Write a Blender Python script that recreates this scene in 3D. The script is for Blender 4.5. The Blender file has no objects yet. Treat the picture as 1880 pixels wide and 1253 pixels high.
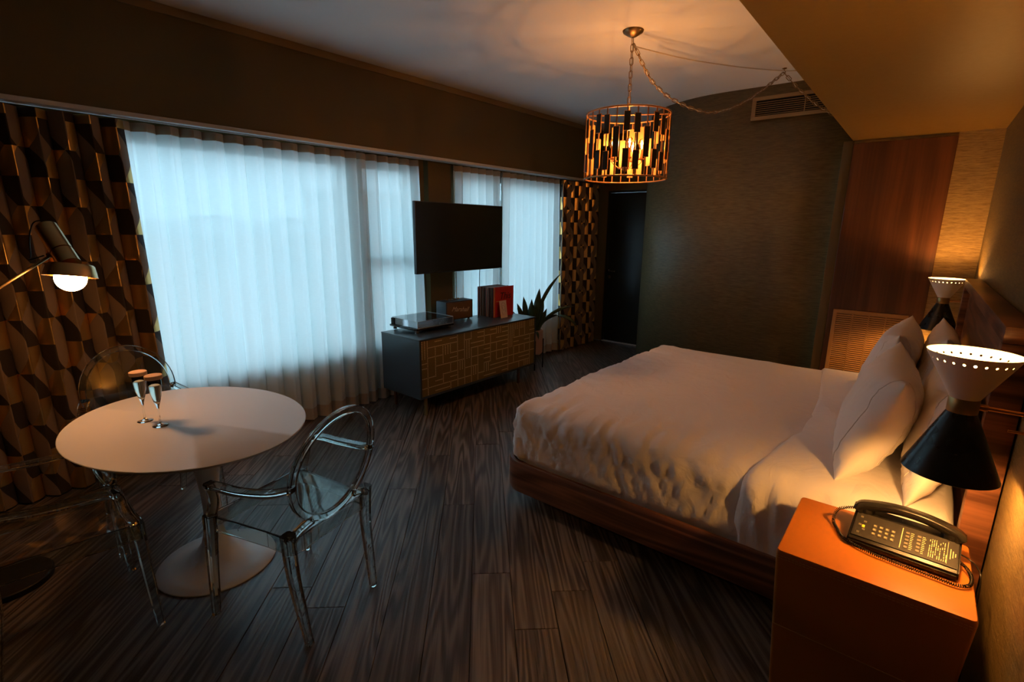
import bpy, bmesh, math, random
from mathutils import Vector, Matrix, noise
PI = math.pi
random.seed(7)
S = bpy.context.scene
COL = S.collection

# ------------------------------------------------------------------ camera
cam_d = bpy.data.cameras.new('camera'); cam = bpy.data.objects.new('camera', cam_d); COL.objects.link(cam)
cam_d.sensor_width = 36; cam_d.lens = 918/1880*36; cam_d.clip_start = .02
cam.matrix_world = Matrix.Translation((0, 0, 1.65)) @ Matrix.Rotation(math.radians(39.0), 4, 'Z') @ Matrix.Rotation(math.radians(77.3), 4, 'X') @ Matrix.Rotation(math.radians(0.75), 4, 'Z')
S.camera = cam
# ------------------------------------------------------------------ world (dull blue daylight), exposure
W = bpy.data.worlds.new('world'); S.world = W; W.use_nodes = True
bg = W.node_tree.nodes['Background']; bg.inputs[0].default_value = (.52, .80, 1.0, 1); bg.inputs[1].default_value = 5.8
S.view_settings.view_transform = 'Standard'; S.view_settings.look = 'None'; S.view_settings.gamma = 1
S.view_settings.use_curve_mapping = False; S.view_settings.exposure = .2
PENDANT_L, SCONCE_L, FLOOR_L = 2000, 700, 80

# ------------------------------------------------------------------ materials
def newmat(name):
    m = bpy.data.materials.new(name); m.use_nodes = True
    nt = m.node_tree; b = nt.nodes['Principled BSDF']
    return m, nt, b
def N(nt, t, **kw):
    n = nt.nodes.new(t)
    for k, v in kw.items(): setattr(n, k, v)
    return n
def plain(name, col, rough=.5, metal=0, spec=.5, emit=None, es=0, bump=None):
    m, nt, b = newmat(name)
    b.inputs['Base Color'].default_value = (*col, 1); b.inputs['Roughness'].default_value = rough
    b.inputs['Metallic'].default_value = metal; b.inputs['Specular IOR Level'].default_value = spec
    tc = N(nt, 'ShaderNodeTexCoord'); nz = N(nt, 'ShaderNodeTexNoise'); nz.inputs['Scale'].default_value = 22 if bump is None else bump[0]
    nz.inputs['Detail'].default_value = 3
    nt.links.new(tc.outputs['Object'], nz.inputs['Vector'])
    mr = N(nt, 'ShaderNodeMapRange'); mr.inputs[3].default_value = max(.02, rough*.88); mr.inputs[4].default_value = min(1, rough*1.12)
    nt.links.new(nz.outputs[0], mr.inputs[0]); nt.links.new(mr.outputs[0], b.inputs['Roughness'])
    if bump:
        bp = N(nt, 'ShaderNodeBump'); bp.inputs['Strength'].default_value = bump[1]; bp.inputs['Distance'].default_value = bump[2]
        nt.links.new(nz.outputs[0], bp.inputs['Height']); nt.links.new(bp.outputs[0], b.inputs['Normal'])
    if emit: b.inputs['Emission Color'].default_value = (*emit, 1); b.inputs['Emission Strength'].default_value = es
    return m
def ramp(nt, stops):
    r = N(nt, 'ShaderNodeValToRGB'); e = r.color_ramp.elements
    while len(e) > len(stops): e.remove(e[-1])
    while len(e) < len(stops): e.new(.5)
    for q, (p, c) in zip(e, stops): q.position = p; q.color = (*c, 1)
    return r
def wood(name, c0, c1, scale=(1, 1, 1), rings=9, rough=.45, bump=.3, rnd=True, spec=.5, fine=(3, 90, 90), cmid=.5):
    """contour lines of smooth stretched noise = cathedral grain; grain runs along the smallest scale axis"""
    m, nt, b = newmat(name)
    tc = N(nt, 'ShaderNodeTexCoord'); oi = N(nt, 'ShaderNodeObjectInfo')
    mul = N(nt, 'ShaderNodeVectorMath', operation='MULTIPLY_ADD'); mul.inputs[1].default_value = (37, 53, 91)
    cmb = N(nt, 'ShaderNodeCombineXYZ')
    for i in range(3): nt.links.new(oi.outputs['Random'], cmb.inputs[i])
    nt.links.new(cmb.outputs[0], mul.inputs[0]); nt.links.new(tc.outputs['Object'], mul.inputs[2])
    src = mul.outputs[0] if rnd else tc.outputs['Object']
    mp = N(nt, 'ShaderNodeMapping'); mp.inputs['Scale'].default_value = scale; nt.links.new(src, mp.inputs[0])
    n1 = N(nt, 'ShaderNodeTexNoise'); n1.inputs['Scale'].default_value = 1; n1.inputs['Detail'].default_value = 1.2; n1.inputs['Roughness'].default_value = .35
    nt.links.new(mp.outputs[0], n1.inputs['Vector'])
    k = N(nt, 'ShaderNodeMath', operation='MULTIPLY'); k.inputs[1].default_value = rings*2*PI; nt.links.new(n1.outputs[0], k.inputs[0])
    s = N(nt, 'ShaderNodeMath', operation='SINE'); nt.links.new(k.outputs[0], s.inputs[0])
    mp2 = N(nt, 'ShaderNodeMapping'); mp2.inputs['Scale'].default_value = fine; nt.links.new(src, mp2.inputs[0])
    n2 = N(nt, 'ShaderNodeTexNoise'); n2.inputs['Scale'].default_value = 1; n2.inputs['Detail'].default_value = 4; nt.links.new(mp2.outputs[0], n2.inputs['Vector'])
    a = N(nt, 'ShaderNodeMath', operation='MULTIPLY_ADD'); a.inputs[1].default_value = .30; a.inputs[2].default_value = 0; nt.links.new(s.outputs[0], a.inputs[0])
    ad = N(nt, 'ShaderNodeMath', operation='ADD'); nt.links.new(a.outputs[0], ad.inputs[0]); nt.links.new(n2.outputs[0], ad.inputs[1])
    r = ramp(nt, [(.2, c0), (cmid, tuple((x*.6+y*.4) for x, y in zip(c0, c1))), (.85, c1)]); nt.links.new(ad.outputs[0], r.inputs[0])
    hv = N(nt, 'ShaderNodeHueSaturation'); mr = N(nt, 'ShaderNodeMapRange'); mr.inputs[3].default_value = .75 if rnd else 1; mr.inputs[4].default_value = 1.3 if rnd else 1
    nt.links.new(oi.outputs['Random'], mr.inputs[0]); nt.links.new(mr.outputs[0], hv.inputs['Value']); nt.links.new(r.outputs[0], hv.inputs['Color'])
    nt.links.new(hv.outputs[0], b.inputs['Base Color'])
    bp = N(nt, 'ShaderNodeBump'); bp.inputs['Strength'].default_value = bump; bp.inputs['Distance'].default_value = .002
    nt.links.new(ad.outputs[0], bp.inputs['Height']); nt.links.new(bp.outputs[0], b.inputs['Normal'])
    b.inputs['Roughness'].default_value = rough; b.inputs['Specular IOR Level'].default_value = spec
    return m
def grass(name, c0, c1, rough=.7, sc=(2.2, 2.2, 130), bump=.6):
    m, nt, b = newmat(name)
    tc = N(nt, 'ShaderNodeTexCoord'); mp = N(nt, 'ShaderNodeMapping'); mp.inputs['Scale'].default_value = sc
    nt.links.new(tc.outputs['Object'], mp.inputs[0])
    n1 = N(nt, 'ShaderNodeTexNoise'); n1.inputs['Scale'].default_value = 1; n1.inputs['Detail'].default_value = 5; n1.inputs['Roughness'].default_value = .7; nt.links.new(mp.outputs[0], n1.inputs['Vector'])
    r = ramp(nt, [(.3, c0), (.7, c1)]); nt.links.new(n1.outputs[0], r.inputs[0]); nt.links.new(r.outputs[0], b.inputs['Base Color'])
    bp = N(nt, 'ShaderNodeBump'); bp.inputs['Strength'].default_value = bump; bp.inputs['Distance'].default_value = .003
    nt.links.new(n1.outputs[0], bp.inputs['Height']); nt.links.new(bp.outputs[0], b.inputs['Normal'])
    b.inputs['Roughness'].default_value = rough
    return m
def cloth(name, col, scale=260, bump=.25, rough=.85, big=.0, sheen=.2):
    m, nt, b = newmat(name)
    tc = N(nt, 'ShaderNodeTexCoord')
    n1 = N(nt, 'ShaderNodeTexNoise'); n1.inputs['Scale'].default_value = scale; n1.inputs['Detail'].default_value = 2; nt.links.new(tc.outputs['Object'], n1.inputs['Vector'])
    b.inputs['Base Color'].default_value = (*col, 1); b.inputs['Roughness'].default_value = rough; b.inputs['Sheen Weight'].default_value = sheen
    bp = N(nt, 'ShaderNodeBump'); bp.inputs['Strength'].default_value = bump; bp.inputs['Distance'].default_value = .001
    nt.links.new(n1.outputs[0], bp.inputs['Height'])
    if big:
        mp = N(nt, 'ShaderNodeMapping'); mp.inputs['Scale'].default_value = (9, 6, 7); nt.links.new(tc.outputs['Object'], mp.inputs[0])
        n2 = N(nt, 'ShaderNodeTexNoise'); n2.inputs['Scale'].default_value = 1; n2.inputs['Detail'].default_value = 4; n2.inputs['Distortion'].default_value = 1.3; nt.links.new(mp.outputs[0], n2.inputs['Vector'])
        b2 = N(nt, 'ShaderNodeBump'); b2.inputs['Strength'].default_value = big; b2.inputs['Distance'].default_value = .012
        nt.links.new(n2.outputs[0], b2.inputs['Height']); nt.links.new(b2.outputs[0], bp.inputs['Normal'])
    nt.links.new(bp.outputs[0], b.inputs['Normal'])
    return m
def clear(name, tint, edge, rough=.03, fac=.12):
    """thin clear plastic / glass: tinted pass-through, darker towards grazing edges, plus a coat of reflection"""
    m = bpy.data.materials.new(name); m.use_nodes = True; nt = m.node_tree; nt.nodes.clear()
    out = N(nt, 'ShaderNodeOutputMaterial'); mx = N(nt, 'ShaderNodeMixShader'); tr = N(nt, 'ShaderNodeBsdfTransparent'); gl = N(nt, 'ShaderNodeBsdfGlossy')
    gl.inputs['Roughness'].default_value = rough
    lw = N(nt, 'ShaderNodeLayerWeight'); lw.inputs[0].default_value = .45
    r = ramp(nt, [(0, tint), (.55, tint), (.95, edge)]); nt.links.new(lw.outputs['Facing'], r.inputs[0]); nt.links.new(r.outputs[0], tr.inputs[0])
    fr = N(nt, 'ShaderNodeFresnel'); fr.inputs[0].default_value = 1.5
    mr = N(nt, 'ShaderNodeMapRange'); mr.inputs[1].default_value = 0; mr.inputs[2].default_value = 1; mr.inputs[3].default_value = fac*.3; mr.inputs[4].default_value = .9
    nt.links.new(fr.outputs[0], mr.inputs[0]); nt.links.new(mr.outputs[0], mx.inputs[0])
    nt.links.new(tr.outputs[0], mx.inputs[1]); nt.links.new(gl.outputs[0], mx.inputs[2]); nt.links.new(mx.outputs[0], out.inputs[0])
    return m
def solid_glass(name, tint, ior=1.45, rough=.0):
    m, nt, b = newmat(name)
    b.inputs['Base Color'].default_value = (*tint, 1); b.inputs['Transmission Weight'].default_value = 1; b.inputs['IOR'].default_value = ior; b.inputs['Roughness'].default_value = rough
    return m
def emissive(name, col, strength):
    m = bpy.data.materials.new(name); m.use_nodes = True; nt = m.node_tree; nt.nodes.clear()
    out = N(nt, 'ShaderNodeOutputMaterial'); e = N(nt, 'ShaderNodeEmission'); e.inputs[0].default_value = (*col, 1); e.inputs[1].default_value = strength
    nt.links.new(e.outputs[0], out.inputs[0]); return m
def sheer(name, col, see=.22):
    m = bpy.data.materials.new(name); m.use_nodes = True; nt = m.node_tree; nt.nodes.clear()
    out = N(nt, 'ShaderNodeOutputMaterial'); mx = N(nt, 'ShaderNodeMixShader'); m2 = N(nt, 'ShaderNodeMixShader')
    tr = N(nt, 'ShaderNodeBsdfTransparent'); tl = N(nt, 'ShaderNodeBsdfTranslucent'); df = N(nt, 'ShaderNodeBsdfDiffuse')
    tl.inputs[0].default_value = (*col, 1); df.inputs[0].default_value = (*col, 1); m2.inputs[0].default_value = .5
    tc = N(nt, 'ShaderNodeTexCoord'); n1 = N(nt, 'ShaderNodeTexNoise'); n1.inputs['Scale'].default_value = 1; n1.inputs['Detail'].default_value = 4
    mp = N(nt, 'ShaderNodeMapping'); mp.inputs['Scale'].default_value = (40, 28, 240); nt.links.new(tc.outputs['Object'], mp.inputs[0]); nt.links.new(mp.outputs[0], n1.inputs['Vector'])
    mr = N(nt, 'ShaderNodeMapRange'); mr.inputs[1].default_value = .3; mr.inputs[2].default_value = .7; mr.inputs[3].default_value = see*.45; mr.inputs[4].default_value = see*1.5
    nt.links.new(n1.outputs[0], mr.inputs[0]); nt.links.new(mr.outputs[0], mx.inputs[0])
    nt.links.new(tl.outputs[0], m2.inputs[1]); nt.links.new(df.outputs[0], m2.inputs[2])
    nt.links.new(m2.outputs[0], mx.inputs[1]); nt.links.new(tr.outputs[0], mx.inputs[2]); nt.links.new(mx.outputs[0], out.inputs[0])
    return m
def geo_curtain():
    """tumbling rows of dark and gold rectangles with taupe diamonds on every column edge, in cloth UVs (metres)"""
    m, nt, b = newmat('patterned_curtain_cloth')
    uv = N(nt, 'ShaderNodeUVMap'); sp = N(nt, 'ShaderNodeSeparateXYZ'); nt.links.new(uv.outputs[0], sp.inputs[0])
    def M(op, a, c=None, d=None):
        n = N(nt, 'ShaderNodeMath', operation=op)
        for i, v in enumerate((a, c, d)):
            if v is None: continue
            if isinstance(v, (int, float)): n.inputs[i].default_value = v
            else: nt.links.new(v, n.inputs[i])
        return n.outputs[0]
    Wc, H = .175, .158
    u = M('DIVIDE', sp.outputs[0], Wc); v = M('DIVIDE', sp.outputs[1], H)
    col = M('FLOOR', u); par = M('MODULO', M('ADD', col, 1000), 2)
    row = M('FLOOR', M('ADD', v, par)); dark = M('MODULO', M('ADD', row, 1000), 2)
    k = M('ROUND', u); kp = M('MODULO', M('ADD', k, 1000), 2)       # nearest column edge
    du = M('ABSOLUTE', M('SUBTRACT', u, k))
    vv = M('MODULO', M('ADD', M('ADD', v, kp), 1000), 2)
    dv = M('ABSOLUTE', M('SUBTRACT', vv, 1))
    dia = M('LESS_THAN', M('ADD', M('DIVIDE', du, .40), dv), 1)
    mixa = N(nt, 'ShaderNodeMix', data_type='RGBA'); mixa.inputs[6].default_value = (.66, .40, .13, 1); mixa.inputs[7].default_value = (.022, .012, .008, 1)
    nt.links.new(dark, mixa.inputs[0])
    mixb = N(nt, 'ShaderNodeMix', data_type='RGBA'); mixb.inputs[7].default_value = (.20, .135, .088, 1)
    nt.links.new(dia, mixb.inputs[0]); nt.links.new(mixa.outputs[2], mixb.inputs[6]); nt.links.new(mixb.outputs[2], b.inputs['Base Color'])
    gold = M('MULTIPLY', M('SUBTRACT', 1, dark), M('SUBTRACT', 1, dia))
    nt.links.new(M('MULTIPLY', gold, .85), b.inputs['Metallic'])
    nt.links.new(M('SUBTRACT', .75, M('MULTIPLY', gold, .47)), b.inputs['Roughness'])
    n1 = N(nt, 'ShaderNodeTexNoise'); n1.inputs['Scale'].default_value = 180; nt.links.new(uv.outputs[0], n1.inputs['Vector'])
    bp = N(nt, 'ShaderNodeBump'); bp.inputs['Strength'].default_value = .3; bp.inputs['Distance'].default_value = .001
    nt.links.new(n1.outputs[0], bp.inputs['Height']); nt.links.new(bp.outputs[0], b.inputs['Normal'])
    return m
def perforated():
    """brass sheet: rows and columns of small punched studs, cell by cell"""
    m, nt, b = newmat('perforated_brass')
    tc = N(nt, 'ShaderNodeTexCoord'); sp = N(nt, 'ShaderNodeSeparateXYZ'); nt.links.new(tc.outputs['Object'], sp.inputs[0])
    def M(op, a, c=None, d=None):
        n = N(nt, 'ShaderNodeMath', operation=op)
        for i, v in enumerate((a, c, d)):
            if v is None: continue
            if isinstance(v, (int, float)): n.inputs[i].default_value = v
            else: nt.links.new(v, n.inputs[i])
        return n.outputs[0]
    P = .0150
    y = M('DIVIDE', M('ADD', sp.outputs[1], 10), P); z = M('DIVIDE', M('ADD', sp.outputs[2], 10), P)
    fy = M('SUBTRACT', M('FRACT', y), .5); fz = M('SUBTRACT', M('FRACT', z), .5)
    r2 = M('ADD', M('MULTIPLY', fy, fy), M('MULTIPLY', fz, fz)); dot = M('LESS_THAN', r2, .10)
    iy = M('FLOOR', y); iz = M('FLOOR', z)
    by = M('FLOOR', M('DIVIDE', iy, 6)); bz = M('FLOOR', M('DIVIDE', iz, 6))
    wn = N(nt, 'ShaderNodeTexWhiteNoise', noise_dimensions='2D'); cb = N(nt, 'ShaderNodeCombineXYZ'); nt.links.new(by, cb.inputs[0]); nt.links.new(bz, cb.inputs[1]); nt.links.new(cb.outputs[0], wn.inputs[0])
    ly = M('LESS_THAN', M('MODULO', iy, 6), .5); lz = M('LESS_THAN', M('MODULO', iz, 6), .5)
    ly2 = M('LESS_THAN', M('MODULO', iy, 2), .5); lz3 = M('LESS_THAN', M('MODULO', iz, 3), .5)
    a = M('MULTIPLY', ly, M('GREATER_THAN', wn.outputs[0], .25)); c = M('MULTIPLY', lz, M('LESS_THAN', wn.outputs[0], .7))
    e = M('MULTIPLY', ly2, M('GREATER_THAN', wn.outputs[0], .8)); g = M('MULTIPLY', lz3, M('LESS_THAN', wn.outputs[0], .2))
    line = M('MAXIMUM', M('MAXIMUM', a, c), M('MAXIMUM', e, g)); on = M('MULTIPLY', dot, line)
    mx = N(nt, 'ShaderNodeMix', data_type='RGBA'); mx.inputs[6].default_value = (.27, .175, .048, 1); mx.inputs[7].default_value = (.95, .76, .38, 1)
    nt.links.new(on, mx.inputs[0]); nt.links.new(mx.outputs[2], b.inputs['Base Color'])
    nt.links.new(M('SUBTRACT', .55, M('MULTIPLY', on, .40)), b.inputs['Metallic']); b.inputs['Roughness'].default_value = .5
    bp = N(nt, 'ShaderNodeBump'); bp.inputs['Strength'].default_value = .6; bp.inputs['Distance'].default_value = .002
    nt.links.new(on, bp.inputs['Height']); nt.links.new(bp.outputs[0], b.inputs['Normal'])
    return m

M = {}
M['plank'] = wood('wire_brushed_oak', (.040, .029, .023), (.165, .135, .115), scale=(.75, 12, 12), rings=8, rough=.38, bump=.5, fine=(2.5, 120, 120), cmid=.52)
M['subfloor'] = plain('subfloor_dark', (.01, .008, .006), .9)
M['wall'] = grass('olive_grasscloth', (.075, .048, .014), (.20, .135, .042), rough=.5, sc=(14, 14, 120), bump=.9)
M['wall_grey'] = grass('grey_olive_grasscloth', (.10, .073, .031), (.245, .188, .092), rough=.46, sc=(12, 12, 140))
M['wall_gold'] = grass('gold_grasscloth', (.19, .115, .036), (.47, .32, .12), sc=(16, 16, 150), bump=.8)
M['paintbrown'] = plain('brown_wall_paint', (.125, .084, .026), .75, bump=(90, .1, .001))
M['trimtan'] = plain('tan_trim_paint', (.22, .15, .06), .6)
M['tape'] = cloth('beige_heading_tape', (.42, .35, .26))
M['ceiling'] = plain('ceiling_paint', (.82, .82, .84), .8, bump=(60, .08, .001))
M['soffit'] = plain('soffit_paint', (.27, .16, .035), .42, bump=(40, .12, .002))
M['walnut'] = wood('walnut_wall_veneer', (.072, .026, .010), (.15, .055, .021), scale=(4.5, 4.5, .5), rings=4, rough=.38, bump=.08, rnd=False, fine=(60, 60, 2))
M['bedwood'] = wood('walnut_bed_veneer', (.075, .026, .012), (.24, .095, .045), scale=(.8, .8, 9), rings=5, rough=.4, bump=.1, rnd=False, fine=(3, 3, 90))
M['metal_white'] = plain('track_enamel', (.62, .60, .58), .35)
M['dark_frame'] = plain('dark_window_frame', (.06, .05, .04), .5)
M['vent'] = plain('vent_beige_paint', (.30, .20, .10), .5)
M['black_void'] = plain('duct_dark', (.006, .005, .004), .9)
M['louvre'] = plain('louvre_tan_paint', (.42, .23, .09), .5)
M['door'] = plain('charcoal_door_paint', (.018, .022, .022), .32)
M['chrome'] = plain('brushed_chrome', (.75, .75, .74), .22, 1)
M['sheer'] = sheer('sheer_linen', (.82, .89, .88), .028)
M['hem'] = sheer('sheer_linen_hem', (.70, .62, .52), .04)
M['geo'] = geo_curtain()
M['sheet'] = cloth('white_cotton', (.84, .80, .82), big=.75)
M['pillow'] = cloth('white_pillowcase', (.82, .79, .79), big=.5)
M['seam'] = cloth('seam_cotton', (.68, .64, .63))
M['tabletop'] = plain('white_tabletop', (.62, .64, .65), .5, bump=(300, .05, .0005))
M['tablebase'] = plain('white_enamel_base', (.76, .80, .82), .3)
M['ghost'] = solid_glass('smoke_polycarbonate_solid', (.88, .96, .95), 1.45)
M['ghostthin'] = clear('smoke_polycarbonate', (.86, .91, .90), (.10, .16, .16), .06, .45)
M['glass'] = clear('clear_glass', (.97, .99, .99), (.35, .42, .42), .02, .2)
M['pane'] = clear('window_glass', (.96, .98, .98), (.85, .9, .9), .01, .02)
M['wine'] = solid_glass('sparkling_wine', (.93, .97, .86), 1.33)
M['glassolid'] = solid_glass('crystal', (.98, 1, 1), 1.48)
M['cap'] = plain('kraft_cap', (.62, .40, .24), .7)
M['cabinet'] = plain('blue_black_lacquer', (.040, .052, .060), .30)
M['perf'] = perforated()
M['brassleg'] = plain('aged_brass', (.42, .27, .11), .38, .9)
M['brass'] = plain('brass', (.55, .34, .13), .25, 1)
M['legwood'] = plain('brown_leg', (.09, .035, .018), .45)
M['screen'] = plain('tv_screen', (.012, .012, .006), .25)
M['tvcase'] = plain('tv_case', (.02, .022, .022), .4)
M['black'] = plain('black_plastic', (.009, .008, .007), .26, spec=.3)
M['blackmatt'] = plain('matt_black', (.012, .010, .009), .5, spec=.25)
M['tolex'] = plain('black_tolex', (.035, .045, .055), .5, bump=(500, .4, .001))
M['grille'] = plain('brown_speaker_grille', (.13, .075, .032), .8, bump=(700, .5, .001))
M['script'] = plain('gold_script', (.75, .62, .42), .3, .7)
M['silver'] = plain('silver_platter', (.78, .79, .81), .38, .6)
M['dustcover'] = clear('dust_cover_acrylic', (.90, .95, .97), (.45, .52, .55), .12, .9)
M['edgehighlight'] = plain('acrylic_edge_highlight', (.60, .66, .68), .2)  # light grey that paints a highlight onto the dust cover's edges
M['red'] = plain('red_sleeve', (.50, .020, .012), .5)
M['ink'] = plain('black_print', (.02, .01, .01), .6)
M['cream'] = plain('cream_card', (.62, .50, .42), .6)
M['leaf'] = plain('leaf_green', (.030, .060, .020), .38)
M['pot'] = plain('blush_pot', (.42, .27, .20), .6)
M['soil'] = plain('soil', (.02, .014, .01), .95)
M['leather'] = plain('cognac_leather', (.41, .125, .014), .34, bump=(55, .12, .002))
M['leatherside'] = M['leather']
M['thread'] = plain('tan_thread', (.55, .27, .09), .6)
M['coneblack'] = plain('black_lamp_enamel', (.010, .011, .011), .28)
M['conewhite'] = plain('white_lamp_enamel', (.66, .62, .60), .45)
M['inside'] = plain('white_lamp_inside', (.85, .83, .80), .5)
M['copper'] = plain('copper_gilt', (.50, .25, .10), .35, .8)
M['inlay'] = plain('dark_inlay', (.028, .020, .012), .55)
M['gilt'] = plain('gilt_panel', (.70, .38, .13), .35, .6)
M['chain'] = plain('antique_chain', (.30, .19, .09), .35, .9)
M['cordclear'] = plain('pale_cord', (.55, .48, .42), .4)
M['pend_bulb'] = emissive('pendant_bulb_glow', (1, .50, .19), PENDANT_L)
M['bulbglass'] = clear('bulb_glass', (1, .86, .62), (.9, .6, .3), .02, .1)
M['sc_bulb'] = emissive('sconce_bulb_glow', (1, .45, .11), SCONCE_L)
M['fl_bulb'] = emissive('floor_lamp_bulb_glow', (1, .46, .16), FLOOR_L)
M['keys'] = plain('phone_key', (.10, .085, .06), .4)
M['label'] = plain('phone_print', (.62, .52, .28), .5)
M['keylight'] = plain('yellow_key', (.75, .60, .05), .5)
M['brick'] = plain('far_brick', (.42, .22, .17), .9)
M['stone'] = plain('far_stone', (.45, .45, .45), .9)
M['shrub'] = plain('far_shrub', (.12, .18, .10), .9)
M['pave'] = plain('street_pavement', (.42, .43, .44), .9)

# ------------------------------------------------------------------ object helpers
def link(name, me, mat, parent=None, smooth=False):
    o = bpy.data.objects.new(name, me); COL.objects.link(o)
    if mat is not None: me.materials.append(M[mat] if isinstance(mat, str) else mat)
    if parent is not None: o.parent = parent
    if smooth:
        for p in me.polygons: p.use_smooth = True
    return o
def obj(name, bm, mat, parent=None, smooth=False, recalc=True):
    if recalc: bmesh.ops.recalc_face_normals(bm, faces=bm.faces)
    me = bpy.data.meshes.new(name); bm.to_mesh(me); bm.free()
    o = link(name, me, mat, parent, smooth)
    if smooth == 'auto': sharp(o)
    return o
def sharp(o, ang=35):
    me = o.data; bm = bmesh.new(); bm.from_mesh(me)
    for e in bm.edges:
        if len(e.link_faces) == 2 and e.calc_face_angle(0) > math.radians(ang): e.smooth = False
    bm.to_mesh(me); bm.free()
def tag(o, label=None, cat=None, group=None, kind=None):
    if label: o['label'] = label
    if cat: o['category'] = cat
    if group: o['group'] = group
    if kind: o['kind'] = kind
    return o
def thing(name, label, cat, loc=(0, 0, 0), rz=0, group=None):
    o = bpy.data.objects.new(name, None); COL.objects.link(o); o.location = loc; o.rotation_euler = (0, 0, rz); o.empty_display_size = .1
    return tag(o, label, cat, group)
def kids(o): return [c for c in bpy.data.objects if c.parent == o]
def dup(root, loc, rz, label, group=None):
    r = root.copy(); COL.objects.link(r); r.location = loc; r.rotation_euler = (0, 0, rz); r['label'] = label
    if group: r['group'] = group
    for ch in kids(root):
        c = ch.copy(); COL.objects.link(c); c.parent = r
        for g in kids(ch):
            d = g.copy(); COL.objects.link(d); d.parent = c
    return r
def box(bm, lo, hi, bev=0, seg=2, mat=None):
    vs = [bm.verts.new((x, y, z)) for x in (lo[0], hi[0]) for y in (lo[1], hi[1]) for z in (lo[2], hi[2])]
    fs = []
    for q in ((0, 1, 3, 2), (4, 6, 7, 5), (0, 4, 5, 1), (2, 3, 7, 6), (0, 2, 6, 4), (1, 5, 7, 3)):
        fs.append(bm.faces.new([vs[i] for i in q]))
    bmesh.ops.recalc_face_normals(bm, faces=fs)
    if bev: bmesh.ops.bevel(bm, geom=list({e for f in fs for e in f.edges}), offset=bev, segments=seg, profile=.5, affect='EDGES')
    if mat is not None: bmesh.ops.transform(bm, matrix=mat, verts=vs if not bev else bm.verts)
    return vs
def bx(name, lo, hi, mat, parent=None, bev=0, seg=2):
    bm = bmesh.new(); box(bm, lo, hi, bev, seg); return obj(name, bm, mat, parent, smooth='auto' if bev else False)
def tube(bm, pts, r, seg=10, closed=False, caps=True, rect=None, up=None):
    """sweep a circle (or rectangle rect=(w,h) half sizes, may be list) along pts; r float or list"""
    pts = [Vector(p) for p in pts]; n = len(pts); rings = []
    prev = None
    for i, p in enumerate(pts):
        if closed: t = (pts[(i+1) % n]-pts[i-1])
        else: t = pts[min(i+1, n-1)]-pts[max(i-1, 0)]
        t.normalize()
        if up is not None: a = Vector(up)
        elif prev is not None: a = prev
        else: a = Vector((0, 0, 1)) if abs(t.z) < .9 else Vector((1, 0, 0))
        b = t.cross(a)
        if b.length < 1e-5: b = t.cross(Vector((0, 1, .01)))
        b.normalize(); a = b.cross(t).normalized(); prev = a
        rr = r[i] if isinstance(r, (list, tuple)) else r
        if rect is not None:
            w, h = rect[i] if isinstance(rect, list) else rect
            ch = min(w, h)*.28
            prof = [(w, h-ch), (w-ch, h), (-w+ch, h), (-w, h-ch), (-w, -h+ch), (-w+ch, -h), (w-ch, -h), (w, -h+ch)]
            rings.append([bm.verts.new(p+b*x+a*y) for x, y in prof])
        else:
            rings.append([bm.verts.new(p+(b*math.cos(2*PI*k/seg)+a*math.sin(2*PI*k/seg))*rr) for k in range(seg)])
    m = len(rings[0])
    for i in range(n if closed else n-1):
        A, B = rings[i], rings[(i+1) % n]
        for k in range(m): bm.faces.new((A[k], A[(k+1) % m], B[(k+1) % m], B[k]))
    if not closed and caps: bm.faces.new(rings[0][::-1]); bm.faces.new(rings[-1])
    return rings
def lathe(bm, prof, seg=32, c=(0, 0, 0), sy=1, sx=1):
    """prof list of (r,z); r==0 ends become poles"""
    rings = []
    for r, z in prof:
        if r < 1e-6: rings.append([bm.verts.new((c[0], c[1], c[2]+z))])
        else: rings.append([bm.verts.new((c[0]+r*sx*math.cos(2*PI*k/seg), c[1]+r*sy*math.sin(2*PI*k/seg), c[2]+z)) for k in range(seg)])
    for A, B in zip(rings, rings[1:]):
        for k in range(seg):
            j = (k+1) % seg
            if len(A) == 1 and len(B) == 1: continue
            if len(A) == 1: bm.faces.new((A[0], B[k], B[j]))
            elif len(B) == 1: bm.faces.new((A[k], A[j], B[0]))
            else: bm.faces.new((A[k], A[j], B[j], B[k]))
def spline(pts, n=8, closed=False):
    P = [Vector(p) for p in pts]; out = []; m = len(P)
    for i in range(m if closed else m-1):
        if closed: a, b, c, d = P[i-1], P[i], P[(i+1) % m], P[(i+2) % m]
        else: a, b, c, d = P[max(i-1, 0)], P[i], P[i+1], P[min(i+2, m-1)]
        for k in range(n):
            t = k/n; out.append(.5*((2*b)+(c-a)*t+(2*a-5*b+4*c-d)*t*t+(3*b-a-3*c+d)*t**3))
    if not closed: out.append(P[-1])
    return out
def text(name, s, size, mat, parent, loc, rot, shear=0, ext=.0008, align='CENTER'):
    cu = bpy.data.curves.new(name, 'FONT'); cu.body = s; cu.size = size; cu.extrude = ext; cu.shear = shear; cu.align_x = align; cu.align_y = 'CENTER'; cu.resolution_u = 3
    o = bpy.data.objects.new(name, cu); COL.objects.link(o); bpy.context.view_layer.update()
    me = bpy.data.meshes.new_from_object(o); bpy.data.objects.remove(o)
    p = link(name, me, mat, parent); p.location = loc; p.rotation_euler = rot
    return p
def prism(bm, poly, z0, z1):
    lo = [bm.verts.new((x, y, z0)) for x, y in poly]; hi = [bm.verts.new((x, y, z1)) for x, y in poly]; n = len(poly)
    bm.faces.new(lo[::-1]); bm.faces.new(hi)
    for i in range(n): bm.faces.new((lo[i], lo[(i+1) % n], hi[(i+1) % n], hi[i]))

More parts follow.
